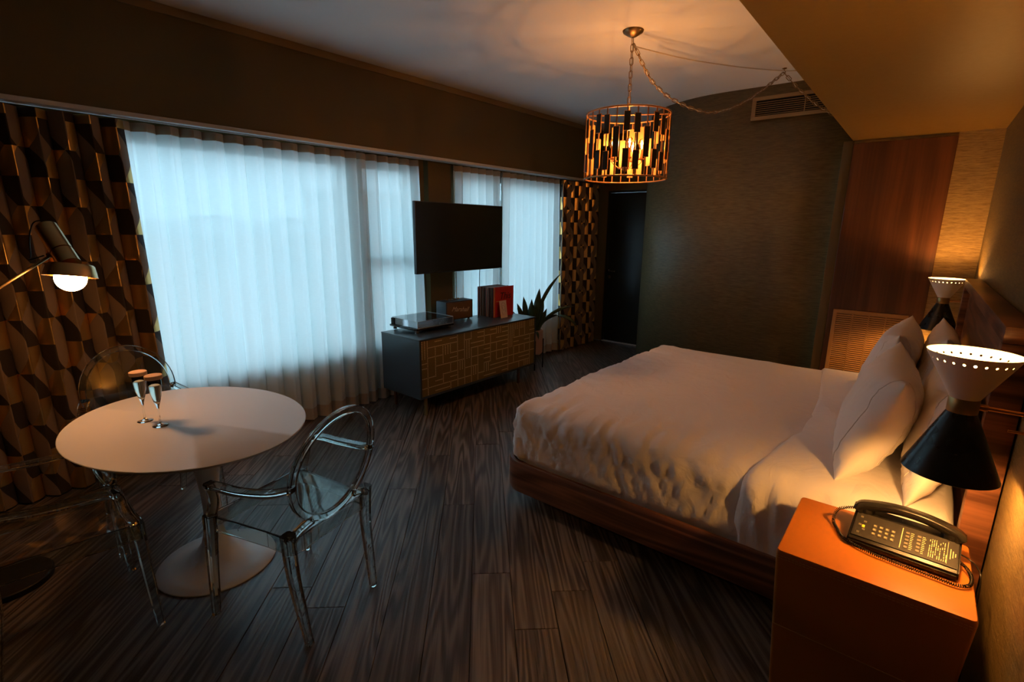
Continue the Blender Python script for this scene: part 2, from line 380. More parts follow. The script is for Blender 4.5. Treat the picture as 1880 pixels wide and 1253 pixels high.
# ------------------------------------------------------------------ the room
WA, WB = -3.86, .04                                   # window wall: x = WA + WB*y
CEIL, SOF = 2.95, 2.39
XR, YF, YB, YD = .32, 5.15, -3.6, 6.65
def wx(y, off=0): return WA+off+WB*y
wang = -math.atan(WB)

# floor: subfloor slab + diagonal planks
flo = bx('floor', (-4.3, YB-.1, -.08), (XR+.2, YD+.1, -.016), 'subfloor'); tag(flo, kind='structure')
def clip(poly, n, d):                                  # keep n.p <= d
    out = []
    for i in range(len(poly)):
        p, q = poly[i], poly[(i+1) % len(poly)]
        a, b = n[0]*p[0]+n[1]*p[1]-d, n[0]*q[0]+n[1]*q[1]-d
        if a <= 0: out.append(p)
        if (a < 0 < b) or (b < 0 < a):
            t = a/(a-b); out.append((p[0]+(q[0]-p[0])*t, p[1]+(q[1]-p[1])*t))
    return out
th = math.radians(132.5); dx, dy = math.cos(th), math.sin(th); nx, ny = -dy, dx
PW = .186
room = [((1, 0), XR-.004), ((0, 1), YD-.004), ((0, -1), 1.15), ((-1, WB), -(WA-.24))]
rnd = random.Random(3)
for i in range(-40, 60):
    w0 = i*PW+.05
    s = -9+rnd.random()*2
    while s < 9:
        L = rnd.choice((1.5, 1.8, 2.1, 2.4)); s1 = s+L
        poly = [(dx*a+nx*b, dy*a+ny*b) for a, b in ((s, w0), (s1, w0), (s1, w0+PW), (s, w0+PW))]
        for n_, d_ in room:
            if poly: poly = clip(poly, n_, d_)
        s = s1
        if len(poly) < 3: continue
        cx = sum(p[0] for p in poly)/len(poly); cy = sum(p[1] for p in poly)/len(poly)
        if (cx > -.75 and cy > 4.9) or (cx > -1.7 and cy > 5.6): continue
        ar = abs(sum(poly[k][0]*poly[(k+1) % len(poly)][1]-poly[(k+1) % len(poly)][0]*poly[k][1] for k in range(len(poly))))/2
        if ar < .004: continue
        bm = bmesh.new(); n = len(poly)
        loc = [((x-cx)*dx+(y-cy)*dy, (x-cx)*nx+(y-cy)*ny) for x, y in poly]
        def ins(d):
            r = []
            for x, y in loc:
                l = math.hypot(x, y); r.append((x-(d if x > 0 else -d), y-(d if y > 0 else -d)))
            return r
        rings = [[bm.verts.new((x, y, z)) for x, y in ins(d)] for d, z in ((.0006, -.014), (.0006, -.0030), (.0024, 0))]
        for A, B in zip(rings, rings[1:]):
            for k in range(n): bm.faces.new((A[k], A[(k+1) % n], B[(k+1) % n], B[k]))
        bm.faces.new(rings[2])
        o = obj('plank', bm, 'plank', flo); o.location = (cx, cy, 0); o.rotation_euler = (0, 0, th)

# window wall, built in its own frame (local y runs along the wall, local -x goes outdoors)
OP = [(.30, 2.62), (2.76, 3.34), (3.86, 4.42), (4.53, 5.62)]       # window openings
Z0W, Z1W = .53, 2.20
wl = bpy.data.objects.new('wall_left', None)
bm = bmesh.new()
box(bm, (-.42, -3.7, 2.30), (0, 6.78, CEIL+.1))                     # header over the curtains
box(bm, (-.42, -3.7, Z1W), (-.24, 6.78, 2.30))
box(bm, (-.42, -3.7, -.05), (-.24, 6.78, Z0W))
ys = [-3.7]+[v for o in OP for v in o]+[6.78]
for a, b in zip(ys[::2], ys[1::2]): box(bm, (-.42, a, Z0W), (-.24, b, Z1W))
box(bm, (-.24, 3.46, 0), (-.17, 3.76, 2.30))                        # pier between the windows
wl = obj('wall_left', bm, 'paintbrown'); wl.location = (WA, 0, 0); wl.rotation_euler = (0, 0, wang); tag(wl, kind='structure')
def wobj(o): o.location = (WA, 0, 0); o.rotation_euler = (0, 0, wang); return o
for i, (a, b) in enumerate(OP):
    e = bpy.data.objects.new('window_%d' % (i+1), None); COL.objects.link(e); wobj(e); tag(e, kind='structure')
    bm = bmesh.new(); t = .035
    for lo, hi in (((-.34, a, Z0W), (-.28, a+t, Z1W)), ((-.34, b-t, Z0W), (-.28, b, Z1W)), ((-.34, a+t, Z0W), (-.28, b-t, Z0W+t)), ((-.34, a+t, Z1W-t), (-.28, b-t, Z1W))): box(bm, lo, hi, .003, 1)
    if i in (1, 2): box(bm, (-.335, a+t, 1.33), (-.275, b-t, 1.39), .003, 1)
    obj('window_frame', bm, 'dark_frame', e)
    bx('pane', (-.314, a+t, Z0W+t), (-.308, b-t, Z1W-t), 'pane', e)
    bx('window_sill', (-.30, a-.03, Z0W-.03), (-.215, b+.03, Z0W), 'metal_white', e, .004)
# trims along the header
wobj(tag(bx('trim_1', (-.01, -3.5, 2.895), (.014, 5.92, 2.945), 'trimtan'), kind='structure'))
t = thing('curtain_track', 'long pale double curtain track under the brown window header', 'curtain track', (WA, 0, 0), wang)
bx('rail', (-.005, -1.2, 2.272), (.018, 6.6, 2.298), 'metal_white', t, .003)
bx('rail', (-.050, -1.2, 2.275), (-.020, 6.6, 2.298), 'metal_white', t, .003)
bx('rail', (-.115, -1.2, 2.275), (-.085, 6.6, 2.298), 'metal_white', t, .003)

tag(bx('ceiling', (-4.2, YB-.1, CEIL), (XR+.2, YD+.1, CEIL+.12), 'ceiling'), kind='structure')
tag(bx('wall_right', (XR, YB-.1, 0), (XR+.15, YF+.3, CEIL), 'wall'), kind='structure')
tag(bx('wall_back', (-4.4, YB-.12, 0), (XR+.15, YB, CEIL), 'wall'), kind='structure')
tag(bx('ceiling_soffit', (-.595, YB, SOF), (XR, 5.31, CEIL), 'soffit'), kind='structure')
bm = bmesh.new(); box(bm, (.068, YF, 0), (XR, YF+.15, SOF)); box(bm, (-.60, YF+.03, 0), (.068, YF+.15, SOF))
tag(obj('wall_far', bm, 'wall_gold'), kind='structure')
bm = bmesh.new(); box(bm, (-.585, YF-.005, .02), (.068, YF+.03, 2.365), .003, 1)
tag(obj('trim_2', bm, 'walnut'), kind='structure')                   # walnut veneer panel
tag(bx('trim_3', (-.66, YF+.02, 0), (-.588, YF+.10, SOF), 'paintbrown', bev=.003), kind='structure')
# curved wall
prof = [(-.60, 5.31), (-1.10, 5.31), (-1.68, 5.31)]
for k in range(1, 33):
    a = -PI/2-(PI/2)*k/32; prof.append((-1.68+1.19*math.cos(a), 6.50+1.19*math.sin(a)))
prof.append((-2.87, 6.70))
bm = bmesh.new(); A = [bm.verts.new((x, y, 0)) for x, y in prof]; B = [bm.verts.new((x, y, CEIL)) for x, y in prof]
for i in range(len(prof)-1): bm.faces.new((A[i], A[i+1], B[i+1], B[i]))
o = obj('wall_curved', bm, 'wall_grey', smooth=True); tag(o, kind='structure')
md = o.modifiers.new('t', 'SOLIDIFY'); md.thickness = .06; md.offset = -1
# wall with the door
bm = bmesh.new(); box(bm, (-4.2, YD, 0), (-3.63, YD+.12, CEIL)); box(bm, (-2.94, YD, 0), (-2.7, YD+.12, CEIL)); box(bm, (-3.63, YD, 2.19), (-2.94, YD+.12, CEIL))
tag(obj('wall_end', bm, 'paintbrown'), kind='structure')
d1 = bpy.data.objects.new('door_1', None); COL.objects.link(d1); tag(d1, kind='structure')
bx('door_leaf', (-3.60, YD+.02, .012), (-2.97, YD+.06, 2.16), 'door', d1, .003)
bm = bmesh.new(); box(bm, (-3.63, YD-.01, 0), (-3.60, YD+.10, 2.19)); box(bm, (-2.97, YD-.01, 0), (-2.94, YD+.10, 2.19)); box(bm, (-3.60, YD-.01, 2.162), (-2.97, YD+.10, 2.19))
obj('door_frame', bm, 'door', d1)
h = bpy.data.objects.new('door_handle', None); COL.objects.link(h); h.parent = d1
bm = bmesh.new(); tube(bm, [(-3.555, YD+.02, 1.06), (-3.555, YD-.05, 1.06)], .024, 16); tube(bm, spline([(-3.555, YD-.045, 1.06), (-3.51, YD-.052, 1.062), (-3.44, YD-.05, 1.058)], 5), .010, 10)
obj('lever', bm, 'chrome', h, True)
bm = bmesh.new(); tube(bm, [(-3.555, YD+.02, .97), (-3.555, YD+.002, .97)], .026, 16); obj('keyhole_plate', bm, 'chrome', h, 'auto')
bx('threshold', (-3.62, YD-.02, .001), (-2.95, YD+.02, .014), 'metal_white', d1, .003)

# ceiling-height grille in the curved wall
v = thing('wall_vent', 'beige slatted air grille high on the curved wall', 'vent', (-.95, 5.31, 2.66))
x0, x1, z1 = -.50, .34, .20
bx('backing', (x0+.03, -.006, .03), (x1-.03, -.001, z1-.03), 'black_void', v)
bm = bmesh.new()
for lo, hi in (((x0, -.02, 0), (x1, -.001, .032)), ((x0, -.02, z1-.032), (x1, -.001, z1)), ((x0, -.02, .032), (x0+.035, -.001, z1-.032)), ((x1-.03, -.02, .032), (x1, -.001, z1-.032))): box(bm, lo, hi, .002, 1)
obj('frame', bm, 'vent', v)
bx('divider', (-.065, -.018, .03), (-.058, -.003, z1-.03), 'vent', v)
for k in range(7):
    bm = bmesh.new(); z = .042+k*.0175; vs = box(bm, (x0+.03, -.016, z), (x1-.03, -.004, z+.003)); bmesh.ops.rotate(bm, verts=bm.verts, cent=(0, -.01, z), matrix=Matrix.Rotation(.5, 3, 'X')); obj('slat', bm, 'vent', v)
# louvred return grille low in the walnut panel
v = thing('louvre_grille', 'tan louvred return grille set in the walnut panel beyond the bed', 'vent', (-.545, YF-.006, .24))
w, hh = .52, .76
bx('backing', (.02, -.004, .02), (w-.02, 0, hh-.02), 'black_void', v)
bm = bmesh.new()
for lo, hi in (((0, -.016, 0), (w, 0, .028)), ((0, -.016, hh-.028), (w, 0, hh)), ((0, -.016, .028), (.028, 0, hh-.028)), ((w-.028, -.016, .028), (w, 0, hh-.028))): box(bm, lo, hi, .002, 1)
obj('frame', bm, 'louvre', v)
for k in (1, 2, 3): bx('mullion', (.028+k*(w-.056)/4-.005, -.014, .028), (.028+k*(w-.056)/4+.005, -.002, hh-.028), 'louvre', v)
sl = None
for k in range(40):
    z = .038+k*.0176
    if sl is None:
        bm = bmesh.new(); box(bm, (.026, -.012, 0), (w-.026, -.0095, .014)); bmesh.ops.rotate(bm, verts=bm.verts, cent=(0, -.01, .007), matrix=Matrix.Rotation(-.6, 3, 'X')); sl = obj('slat', bm, 'louvre', v); o = sl
    else: o = sl.copy(); COL.objects.link(o)
    o.location = (0, 0, z)

# ------------------------------------------------------------------ outdoors, seen dimly through the sheers
tag(bx('ground', (-60, -30, -4.2), (-4.6, 50, -4.0), 'pave'), kind='structure')
def far_house(x, y0, y1, z1, mat, label, nw, nf):
    b = thing('far_building', label, 'building', (x, (y0+y1)/2, -4))
    L = y1-y0; bx('facade', (-3, -L/2, 0), (0, L/2, z1+4), mat, b)
    bx('cornice', (-3, -L/2-.1, z1+4), (.25, L/2+.1, z1+4.35), 'stone', b)
    for j in range(nf):
        for i in range(nw):
            yy = -L/2+(i+.5)*L/nw; zz = 1.2+j*3.0
            f = bx('window', (-.0, yy-.55, zz), (.06, yy+.55, zz+1.7), 'stone', b)
            bx('glazing', (.055, yy-.46, zz+.09), (.07, yy+.46, zz+1.61), 'dark_frame', f)
far_house(-15, 4.5, 13.5, 1.4, 'brick', 'brick building across the street, dim behind the sheer curtains', 4, 2)
far_house(-24, 15, 30, 3.2, 'stone', 'pale stone building further along the street behind the right sheers', 5, 2)

# ------------------------------------------------------------------ curtains
def curtain_mesh(y0, y1, y0b, y1b, z0, z1, lam, amp, off, seed, ny_per=10, nz=26, full=1.7, skew=0):
    """grid along the window wall; folds of pitch lam; returns (verts, faces, uvs)"""
    n = max(8, int((y1-y0)/lam*ny_per)); rn = random.Random(seed)
    ph = rn.random()*6; vs = []; uv = []
    for j in range(nz+1):
        f = j/nz; z = z0+(z1-z0)*f; g = (z-0)/2.27
        for i in range(n+1):
            s = i/n
            y = (y0b+(y1b-y0b)*s)*(1-g)+(y0+(y1-y0)*s)*g
            p = s*(y1-y0)/lam*2*PI+ph
            a = amp*(1+.35*(1-g)*math.sin(s*9+seed)+.25*noise.noise(Vector((s*7, z*.5, seed))))
            wob = .35*noise.noise(Vector((s*6+seed, z*.9, 3)))
            o_ = off+a*math.sin(p+wob)+.25*a*math.sin(2*p+1+wob*2)
            yy = y+.3*a*math.sin(2*p+wob)
            vs.append((wx(yy, o_), yy, z)); uv.append((s*(y1-y0)*full+seed*.037, z))
    fs = []
    for j in range(nz):
        for i in range(n): a = j*(n+1)+i; fs.append((a, a+1, a+n+2, a+n+1))
    return vs, fs, uv
def curtain_obj(name, args, mat, parent=None, **kw):
    vs, fs, uv = curtain_mesh(*args, **kw)
    me = bpy.data.meshes.new(name); me.from_pydata(vs, [], fs); l = me.uv_layers.new(name='UVMap')
    for p in me.polygons:
        for li in p.loop_indices: l.data[li].uv = uv[me.loops[li].vertex_index]
    return link(name, me, mat, parent, True)
def sheer_curtain(y0, y1, y0b, y1b, label, seed, lam=.135, amp=.036, off=-.140):
    t = thing('sheer_curtain', label, 'curtain', (0, 0, 0), group='sheer curtains over the windows')
    del t['group']
    curtain_obj('cloth', (y0, y1, y0b, y1b, .115, 2.215, lam, amp, off, seed), 'sheer', t)
    curtain_obj('hem', (y0, y1, y0b, y1b, .012, .115, lam, amp, off, seed), 'hem', t, nz=2)
    curtain_obj('heading_tape', (y0, y1, y0b, y1b, 2.215, 2.268, lam, amp, off, seed), 'tape', t, nz=2)
sheer_curtain(1.0, 2.655, .98, 2.66, 'wide white sheer curtain behind the round white table', 1)
sheer_curtain(2.675, 3.33, 2.68, 3.40, 'narrow white sheer curtain left of the television', 2, lam=.118, off=-.155)
sheer_curtain(3.74, 4.465, 3.76, 4.465, 'white sheer curtain mostly hidden behind the television and records', 3, lam=.115)
sheer_curtain(4.485, 5.57, 4.485, 5.64, 'white sheer curtain behind the potted snake plant', 4, lam=.12, off=-.15)
o = curtain_obj('patterned_curtain', (-.75, 1.02, -.75, 1.08,   .015, 2.262, .118, .048, -.088, 5), 'geo', None, ny_per=16, nz=60, full=1.9)
tag(o, 'gold, brown and taupe geometric curtain at the left behind the brass lamp', 'curtain')
o = curtain_obj('patterned_curtain', (5.56, 6.44, 5.60, 6.50, .015, 2.262, .085, .034, -.085, 8), 'geo', None, ny_per=14, nz=60, full=2.6)
tag(o, 'gold, brown and taupe geometric curtain beside the dark door', 'curtain')

# ------------------------------------------------------------------ bed
BX0, BX1, BY0, BY1 = -1.815, .25, 2.15, 4.44
t = thing('bed', 'low walnut platform bed with a recessed panel headboard', 'bed', (0, 0, 0))
def rrect(x0, y0, x1, y1, r, n=8, corners=(1, 1, 1, 1)):
    out = []
    for (cx, cy, a0, c) in ((x0+r, y0+r, PI, 0), (x1-r, y0+r, 1.5*PI, 1), (x1-r, y1-r, 0, 2), (x0+r, y1-r, .5*PI, 3)):
        if corners[c]:
            for k in range(n+1): a = a0+.5*PI*k/n; out.append((cx+r*math.cos(a), cy+r*math.sin(a)))
        else: out.append((x0 if c in (0, 3) else x1, y0 if c in (0, 1) else y1))
    return out
bm = bmesh.new()
rings = []
for (d, z) in ((.05, .085), (.006, .105), (0, .12), (0, .293), (.004, .30), (.022, .30), (.026, .296), (.026, .20)):
    rings.append([bm.verts.new((x, y, z)) for x, y in rrect(BX0+d, BY0+d, BX1, BY1-d, .13-d*.8, 8, (1, 0, 0, 1))])
for A, B in zip(rings, rings[1:]):
    for k in range(len(A)): bm.faces.new((A[k], A[(k+1) % len(A)], B[(k+1) % len(A)], B[k]))
bm.faces.new(rings[0][::-1]); bm.faces.new(rings[-1])
obj('bed_frame', bm, 'bedwood', t, 'auto')
bx('plinth', (BX0+.32, BY0+.30, 0), (BX1-.1, BY1-.3, .088), 'blackmatt', t)
bm = bmesh.new(); prism(bm, rrect(BX0+.07, BY0+.07, BX1-.01, BY1-.07, .1), .201, .50)
obj('mattress', bm, 'sheet', t, 'auto')
hb = bpy.data.objects.new('headboard', None); COL.objects.link(hb); hb.parent = t
bx('panel', (.268, 2.26, .12), (.31, 4.42, 1.33), 'bedwood', hb)
bx('top_rail', (.235, 2.21, 1.31), (.315, 4.47, 1.365), 'bedwood', hb, .004)
bx('side_rail', (.235, 2.21, .10), (.315, 2.27, 1.308), 'bedwood', hb, .004)
bx('side_rail', (.235, 4.41, .10), (.315, 4.47, 1.308), 'bedwood', hb, .004)

def puffy(x0, y0, z0, x1, y1, z1, r, step, disp, crown=.03, rx=None):
    rx = rx or r
    """rounded slab, top and sides, displaced along its normal"""
    nx_, ny_, nz_ = [max(2, int((b-a)/step)) for a, b in ((x0, x1), (y0, y1), (z0, z1))]
    bm = bmesh.new(); V = {}
    def vert(i, j, k):
        if (i, j, k) in V: return V[i, j, k]
        p = Vector((x0+(x1-x0)*i/nx_, y0+(y1-y0)*j/ny_, z0+(z1-z0)*k/nz_))
        c = Vector((min(max(p.x, x0+rx), x1-rx), min(max(p.y, y0+r), y1-r), min(p.z, z1-r)))
        d = p-c
        if d.length > 1e-6:
            nrm = Vector((d.x/rx, d.y/r, d.z/r)).normalized(); q = c+Vector((nrm.x*rx, nrm.y*r, nrm.z*r))
        else: nrm = Vector((0, 0, 1)); q = p
        sx = 1-abs(2*(p.x-x0)/(x1-x0)-1)**3; sy = 1-abs(2*(p.y-y0)/(y1-y0)-1)**3
        q = q+nrm*disp(p, nrm)
        if p.z > z1-1e-4: q.z += crown*sx*sy
        V[i, j, k] = bm.verts.new(q); return V[i, j, k]
    for i in range(nx_):
        for j in range(ny_): bm.faces.new([vert(*q, nz_) for q in ((i, j), (i+1, j), (i+1, j+1), (i, j+1))])
    for k in range(nz_):
        for i in range(nx_):
            for j in (0, ny_): bm.faces.new([vert(i, j, k), vert(i+1, j, k), vert(i+1, j, k+1), vert(i, j, k+1)])
        for j in range(ny_):
            for i in (0, nx_): bm.faces.new([vert(i, j, k), vert(i, j+1, k), vert(i, j+1, k+1), vert(i, j, k+1)])
    return bm
def ridge(v): return (1-abs(v)*2.2)
def duvet_disp(p, n):
    side = 1-max(0, n.z)
    near = max(0, 1-(p.y-2.19)/.55)*(1 if p.y < 3 else 0)
    foot = max(0, 1-(p.x+1.78)/.45)
    q = Vector((p.x*14+p.z*8, p.y*2.6, p.z*2.6)); w = noise.noise(q)
    q2 = Vector((p.x*36-p.z*12, p.y*5, p.z*5)); w2 = noise.noise(q2)
    d = side*(.018*ridge(w)*.7+.009*w2)*(abs(n.y)+.4)
    d += (1-side)*near*(.013*ridge(w)+.006*w2)
    q3 = Vector((p.x*3, p.y*9+p.x*5, p.z*3)); d += foot*.012*ridge(noise.noise(q3))
    d += .008*noise.noise(Vector((p.x*1.6, p.y*2.1, 4)))+.005*ridge(noise.noise(Vector((p.x*1.5+p.y*2.3, p.y*.7-p.x*.4, 9))))**3
    k = max(0, min(1, (p.z-.285)/.045)); k = k*k*(3-2*k)
    return d*k-.008*(1-k)
o = obj('duvet', puffy(BX0+.045, BY0+.045, .285, .0, BY1-.045, .625, .10, .020, duvet_disp, .03, rx=.06), 'sheet', None, True)
tag(o, 'white cotton duvet lying rumpled over the walnut bed', 'duvet')
def fold_disp(p, n):
    side = 1-max(0, n.z)
    w = noise.noise(Vector((p.x*16+p.z*1.5, p.y*1.3, p.z*1.8)))
    k = max(0, min(1, (p.z-.275)/.12))
    return .016*(.3+.7*k)+k*side*.020*ridge(w)+(1-side)*(.006*noise.noise(Vector((p.x*9+p.y*3, p.y*2.4, 7))))+.006*noise.noise(Vector((p.x*3, p.y*3, 1)))
bm = puffy(-.43, BY0+.03, .275, .22, BY1-.03, .630, .10, .018, fold_disp, .03, rx=.014)
for v_ in bm.verts:                                   # the fold edge runs a little slantwise towards the pillows
    f = max(0, min(1, (.22-v_.co.x)/.65)); v_.co.x += .07*f*math.sin(v_.co.y*2.3+.6)*.8
for f_ in [f_ for f_ in bm.faces if all(v_.co.x < -.30 for v_ in f_.verts) and abs(f_.normal.x) > .75 and f_.calc_center_median().z < .55]: pass
obj('turned_back_sheet', bm, 'sheet', o, True)

def pillow(label, loc, rot, w=.92, h=.50, T=.20, seed=0, hem=True):
    n = 44; bm = bmesh.new(); R = Matrix.Rotation
    def P(u, v, s):
        ex = w/2*u*(1-.08*math.cos(v*PI/2)*abs(u)**3); ey = h/2*v*(1-.12*math.cos(u*PI/2)*abs(v)**3)
        e = max(0, (1-abs(u)**2.6)*(1-abs(v)**2.6)); th_ = T/2*e**.52
        c = abs(u*v)
        wr = .012*ridge(noise.noise(Vector((u*4+v*1.5+seed, v*3.4-u*1.5, seed+s*2))))*min(1, e*4)*(.25+c)+.010*noise.noise(Vector((u*2.3+seed, v*2.6, s)))*e
        if hem and abs(u-.80) < .012: wr -= .004
        curl = .03*(u*u*v*v)
        return Vector((ex, ey, s*(th_+wr)+curl))
    top, bot = {}, {}
    for i in range(n+1):
        for j in range(n+1):
            u, v = math.sin((2*i/n-1)*PI/2), math.sin((2*j/n-1)*PI/2)
            top[i, j] = bm.verts.new(P(u, v, 1))
            bot[i, j] = top[i, j] if i in (0, n) or j in (0, n) else bm.verts.new(P(u, v, -1))
    for i in range(n):
        for j in range(n):
            bm.faces.new([top[a] for a in ((i, j), (i+1, j), (i+1, j+1), (i, j+1))])
            bm.faces.new([bot[a] for a in ((i, j), (i, j+1), (i+1, j+1), (i+1, j))])
    o = obj('pillow', bm, 'pillow', None, True, recalc=True); o.location = loc
    o.rotation_euler = rot; tag(o, label, 'pillow', None)
    bm = bmesh.new()
    for s_ in (1, -1): tube(bm, [P(.80, math.sin(q/24*PI/2), s_)+Vector((0, 0, .0008*s_)) for q in range(-22, 23)], .0021, 6)
    obj('hem_seam', bm, 'seam', o, True)
    return o
# local x = along the bed width (world y), local y = up, local z = towards the foot
def prot(lean, yaw=0, roll=0):
    m = Matrix.Rotation(yaw, 3, 'Z') @ Matrix.Rotation(lean, 3, 'Y') @ Matrix(((0, 0, -1), (-1, 0, 0), (0, 1, 0))) @ Matrix.Rotation(roll, 3, 'Z')
    return m.to_euler()
pillow('front white pillow nearest the leather nightstand', (-.062, 2.77, .868), prot(.36, .05), w=.93, h=.48, T=.235, seed=1)
pillow('front white pillow on the far half of the bed', (-.062, 3.80, .878), prot(.30, -.04), w=.92, h=.48, T=.23, seed=2)
pillow('rear white pillow behind the black lamp shade', (.150, 2.70, .875), prot(.18, 0), w=.93, h=.47, T=.17, seed=3)
pillow('rear white pillow against the headboard beside the walnut panel wall', (.150, 3.83, .88), prot(.16, 0), w=.92, h=.47, T=.17, seed=4)

# ------------------------------------------------------------------ nightstand
NX0, NX1, NY0, NY1, NZ = -.235, .262, 1.685, 2.125, .63
t = thing('nightstand', 'cognac leather covered nightstand beside the bed with a telephone on it', 'nightstand', (0, 0, 0))
bm = bmesh.new()
cx, cy = (NX0+NX1)/2, (NY0+NY1)/2
rings = []
for sc_, z in ((.86, .0), (.86, .04), (.90, .20), (.955, .42), (.985, .55), (1.0, .617), (.998, .625), (.985, .630)):
    rings.append([bm.verts.new((cx+(x-cx)*sc_, cy+(y-cy)*sc_, z)) for x, y in rrect(NX0, NY0, NX1, NY1, .012, 3)])
for A, B in zip(rings, rings[1:]):
    for k in range(len(A)): bm.faces.new((A[k], A[(k+1) % len(A)], B[(k+1) % len(A)], B[k]))
bm.faces.new(rings[0][::-1]); bm.faces.new(rings[-1])
obj('body', bm, 'leather', t, 'auto')
bm = bmesh.new()
for zz, s_ in ((.6135, .9995), (.6045, .9955)):
    y = cy+(NY0-cy)*s_-.0012; xs0, xs1 = cx+(NX0-cx)*s_+.006, cx+(NX1-cx)*s_-.006; k = 0; x = xs0
    while x < xs1:
        tube(bm, [(x, y, zz), (min(x+.0075, xs1), y, zz)], .0009, 5); x += .0105
obj('stitching', bm, 'thread', t)
bm = bmesh.new(); y = cy+(NY0-cy)*.937-.001; tube(bm, [(cx+(NX0-cx)*.93, y, .35), (cx+(NX1-cx)*.93, y, .35)], .0014, 6); obj('panel_seam', bm, 'thread', t)

# ------------------------------------------------------------------ telephone
t = thing('telephone', 'black corded hotel desk telephone lying on the leather nightstand', 'telephone', (.085, 1.965, NZ+.001), math.radians(-3))
L, Wd = .285, .195
bm = bmesh.new()                                       # wedge body, deeper at the back
pr = [(-Wd/2, 0), (Wd/2, 0), (Wd/2, .062), (Wd/2-.05, .058), (-Wd/2+.012, .030), (-Wd/2, .022)]
A = [bm.verts.new((-L/2, y, z)) for y, z in pr]; B = [bm.verts.new((L/2, y, z)) for y, z in pr]
bm.faces.new(A); bm.faces.new(B[::-1])
for k in range(len(pr)): bm.faces.new((A[k], A[(k+1) % len(pr)], B[(k+1) % len(pr)], B[k]))
bmesh.ops.bevel(bm, geom=bm.edges[:], offset=.005, segments=3, affect='EDGES')
obj('body', bm, 'black', t, 'auto')
sl_ = math.atan2(.058-.030, Wd-.062)
fp = bpy.data.objects.new('faceplate', None); COL.objects.link(fp); fp.parent = t; fp.location = (0, -Wd/2+.012, .0302); fp.rotation_euler = (sl_, 0, 0)
bx('plate', (-L/2+.008, .004, .0005), (L/2-.006, .130, .0022), 'blackmatt', fp, .0006, 1)
bm = bmesh.new()
for r_ in range(4):
    for c_ in range(3): box(bm, (-.082+r_*.0165, .030+c_*.021, .002), (-.082+r_*.0165+.010, .030+c_*.021+.013, .0046), .0008, 1)
for r_ in range(5): box(bm, (-.122+(r_ % 2)*.012, .018+r_*.021, .002), (-.114+(r_ % 2)*.012, .028+r_*.021, .004), .0008, 1)
for c_ in range(2):
    for r_ in range(5): box(bm, (.004+c_*.030, .020+r_*.018, .002), (.014+c_*.030, .031+r_*.018, .0042), .0008, 1)
k_ = obj('keypad', bm, 'keys', fp); k_['kind'] = 'stuff'
bm = bmesh.new()
for r_ in range(4):
    for c_ in range(3): box(bm, (-.081+r_*.0165, .036+c_*.021, .0046), (-.0800+r_*.0165+.006, .0375+c_*.021, .0050)); box(bm, (-.0785+r_*.0165, .033+c_*.021, .0046), (-.0775+r_*.0165, .041+c_*.021, .0050))
for q in range(10):
    for c_ in range(2): box(bm, (.017+c_*.030, .020+q*.009, .0023), (.017+c_*.030+random.uniform(.006, .010), .0225+q*.009, .0026))
for q in range(9):
    x = .066+q*.0052
    y = .018
    while y < .105:
        l_ = random.uniform(.006, .022)
        if random.random() < .75: box(bm, (x, y, .0023), (x+.0016, min(y+l_, .108), .0026))
        y += l_+.004
box(bm, (-.006, .014, .0023), (-.004, .118, .0026)); box(bm, (.110, .014, .0023), (.111, .118, .0026))
for q in range(3): box(bm, (.117+q*.006, .040+q*.008, .0023), (.119+q*.006, .088-q*.008, .0026))
k_ = obj('printed_labels', bm, 'label', fp); k_['kind'] = 'stuff'
bx('message_key', (-.112, .052, .002), (-.104, .066, .005), 'keylight', fp, .001, 1)
bm = bmesh.new(); box(bm, (-L/2-.001, -.02, .02), (-L/2+.003, .05, .040), .001, 1); obj('red_edge_label', bm, 'red', t)
# handset: arched bar with two ear pieces
bm = bmesh.new()
pts = spline([(-.135, .065, .062), (-.12, .065, .078), (-.06, .066, .094), (0, .066, .099), (.06, .066, .094), (.12, .065, .078), (.138, .065, .062)], 5)
n_ = len(pts); rc = []
for i, p in enumerate(pts):
    f = abs(i/(n_-1)*2-1); rc.append((.021+.009*f**2, .0115+.006*f**3))
tube(bm, pts, .02, rect=rc, up=(0, 0, 1)); bmesh.ops.bevel(bm, geom=[e for e in bm.edges if e.calc_face_angle(0) > .9], offset=.004, segments=2, affect='EDGES')
hs = obj('handset', bm, 'black', t, True)
for x in (-.115, .115):
    bm = bmesh.new(); lathe(bm, [(0, 0), (.024, 0), (.027, .004), (.027, .022), (.022, .030)], 24, (x, .065, .050)); obj('ear_cup', bm, 'black', hs, 'auto')
# coiled cord, from the handset's left end round the front to the right side of the body
path = spline([(-.148, .062, .060), (-.175, .058, .050), (-.195, .040, .040), (-.198, .010, .012), (-.178, -.035, .008), (-.150, -.085, .008), (-.08, -.118, .008), (0, -.126, .008), (.09, -.128, .008), (.140, -.128, .008), (.168, -.108, .010), (.172, -.060, .012), (.160, -.020, .015), (.142, .0, .018)], 14)
coil = []; acc = 0; turns = .0056
for i in range(len(path)-1):
    p, q = path[i], path[i+1]; l_ = (q-p).length; tn = (q-p).normalized(); a = Vector((0, 0, 1)); b = tn.cross(a).normalized(); a = b.cross(tn)
    k_ = max(2, int(l_/turns*7))
    for j in range(k_):
        f = j/k_; ang = 2*PI*(acc+l_*f)/turns; coil.append(p.lerp(q, f)+(a*math.sin(ang)+b*math.cos(ang))*.0045)
    acc += l_
bm = bmesh.new(); tube(bm, coil, .0015, 5); obj('coiled_cord', bm, 'black', t, True)
bm = bmesh.new(); tube(bm, spline([(.142, .05, .02), (.170, .045, .012), (.186, .02, .008), (.1955, -.02, -.004), (.198, -.05, -.10), (.200, -.06, -.40), (.205, -.05, -.60)], 6), .0022, 6); obj('line_cord', bm, 'black', t, True)

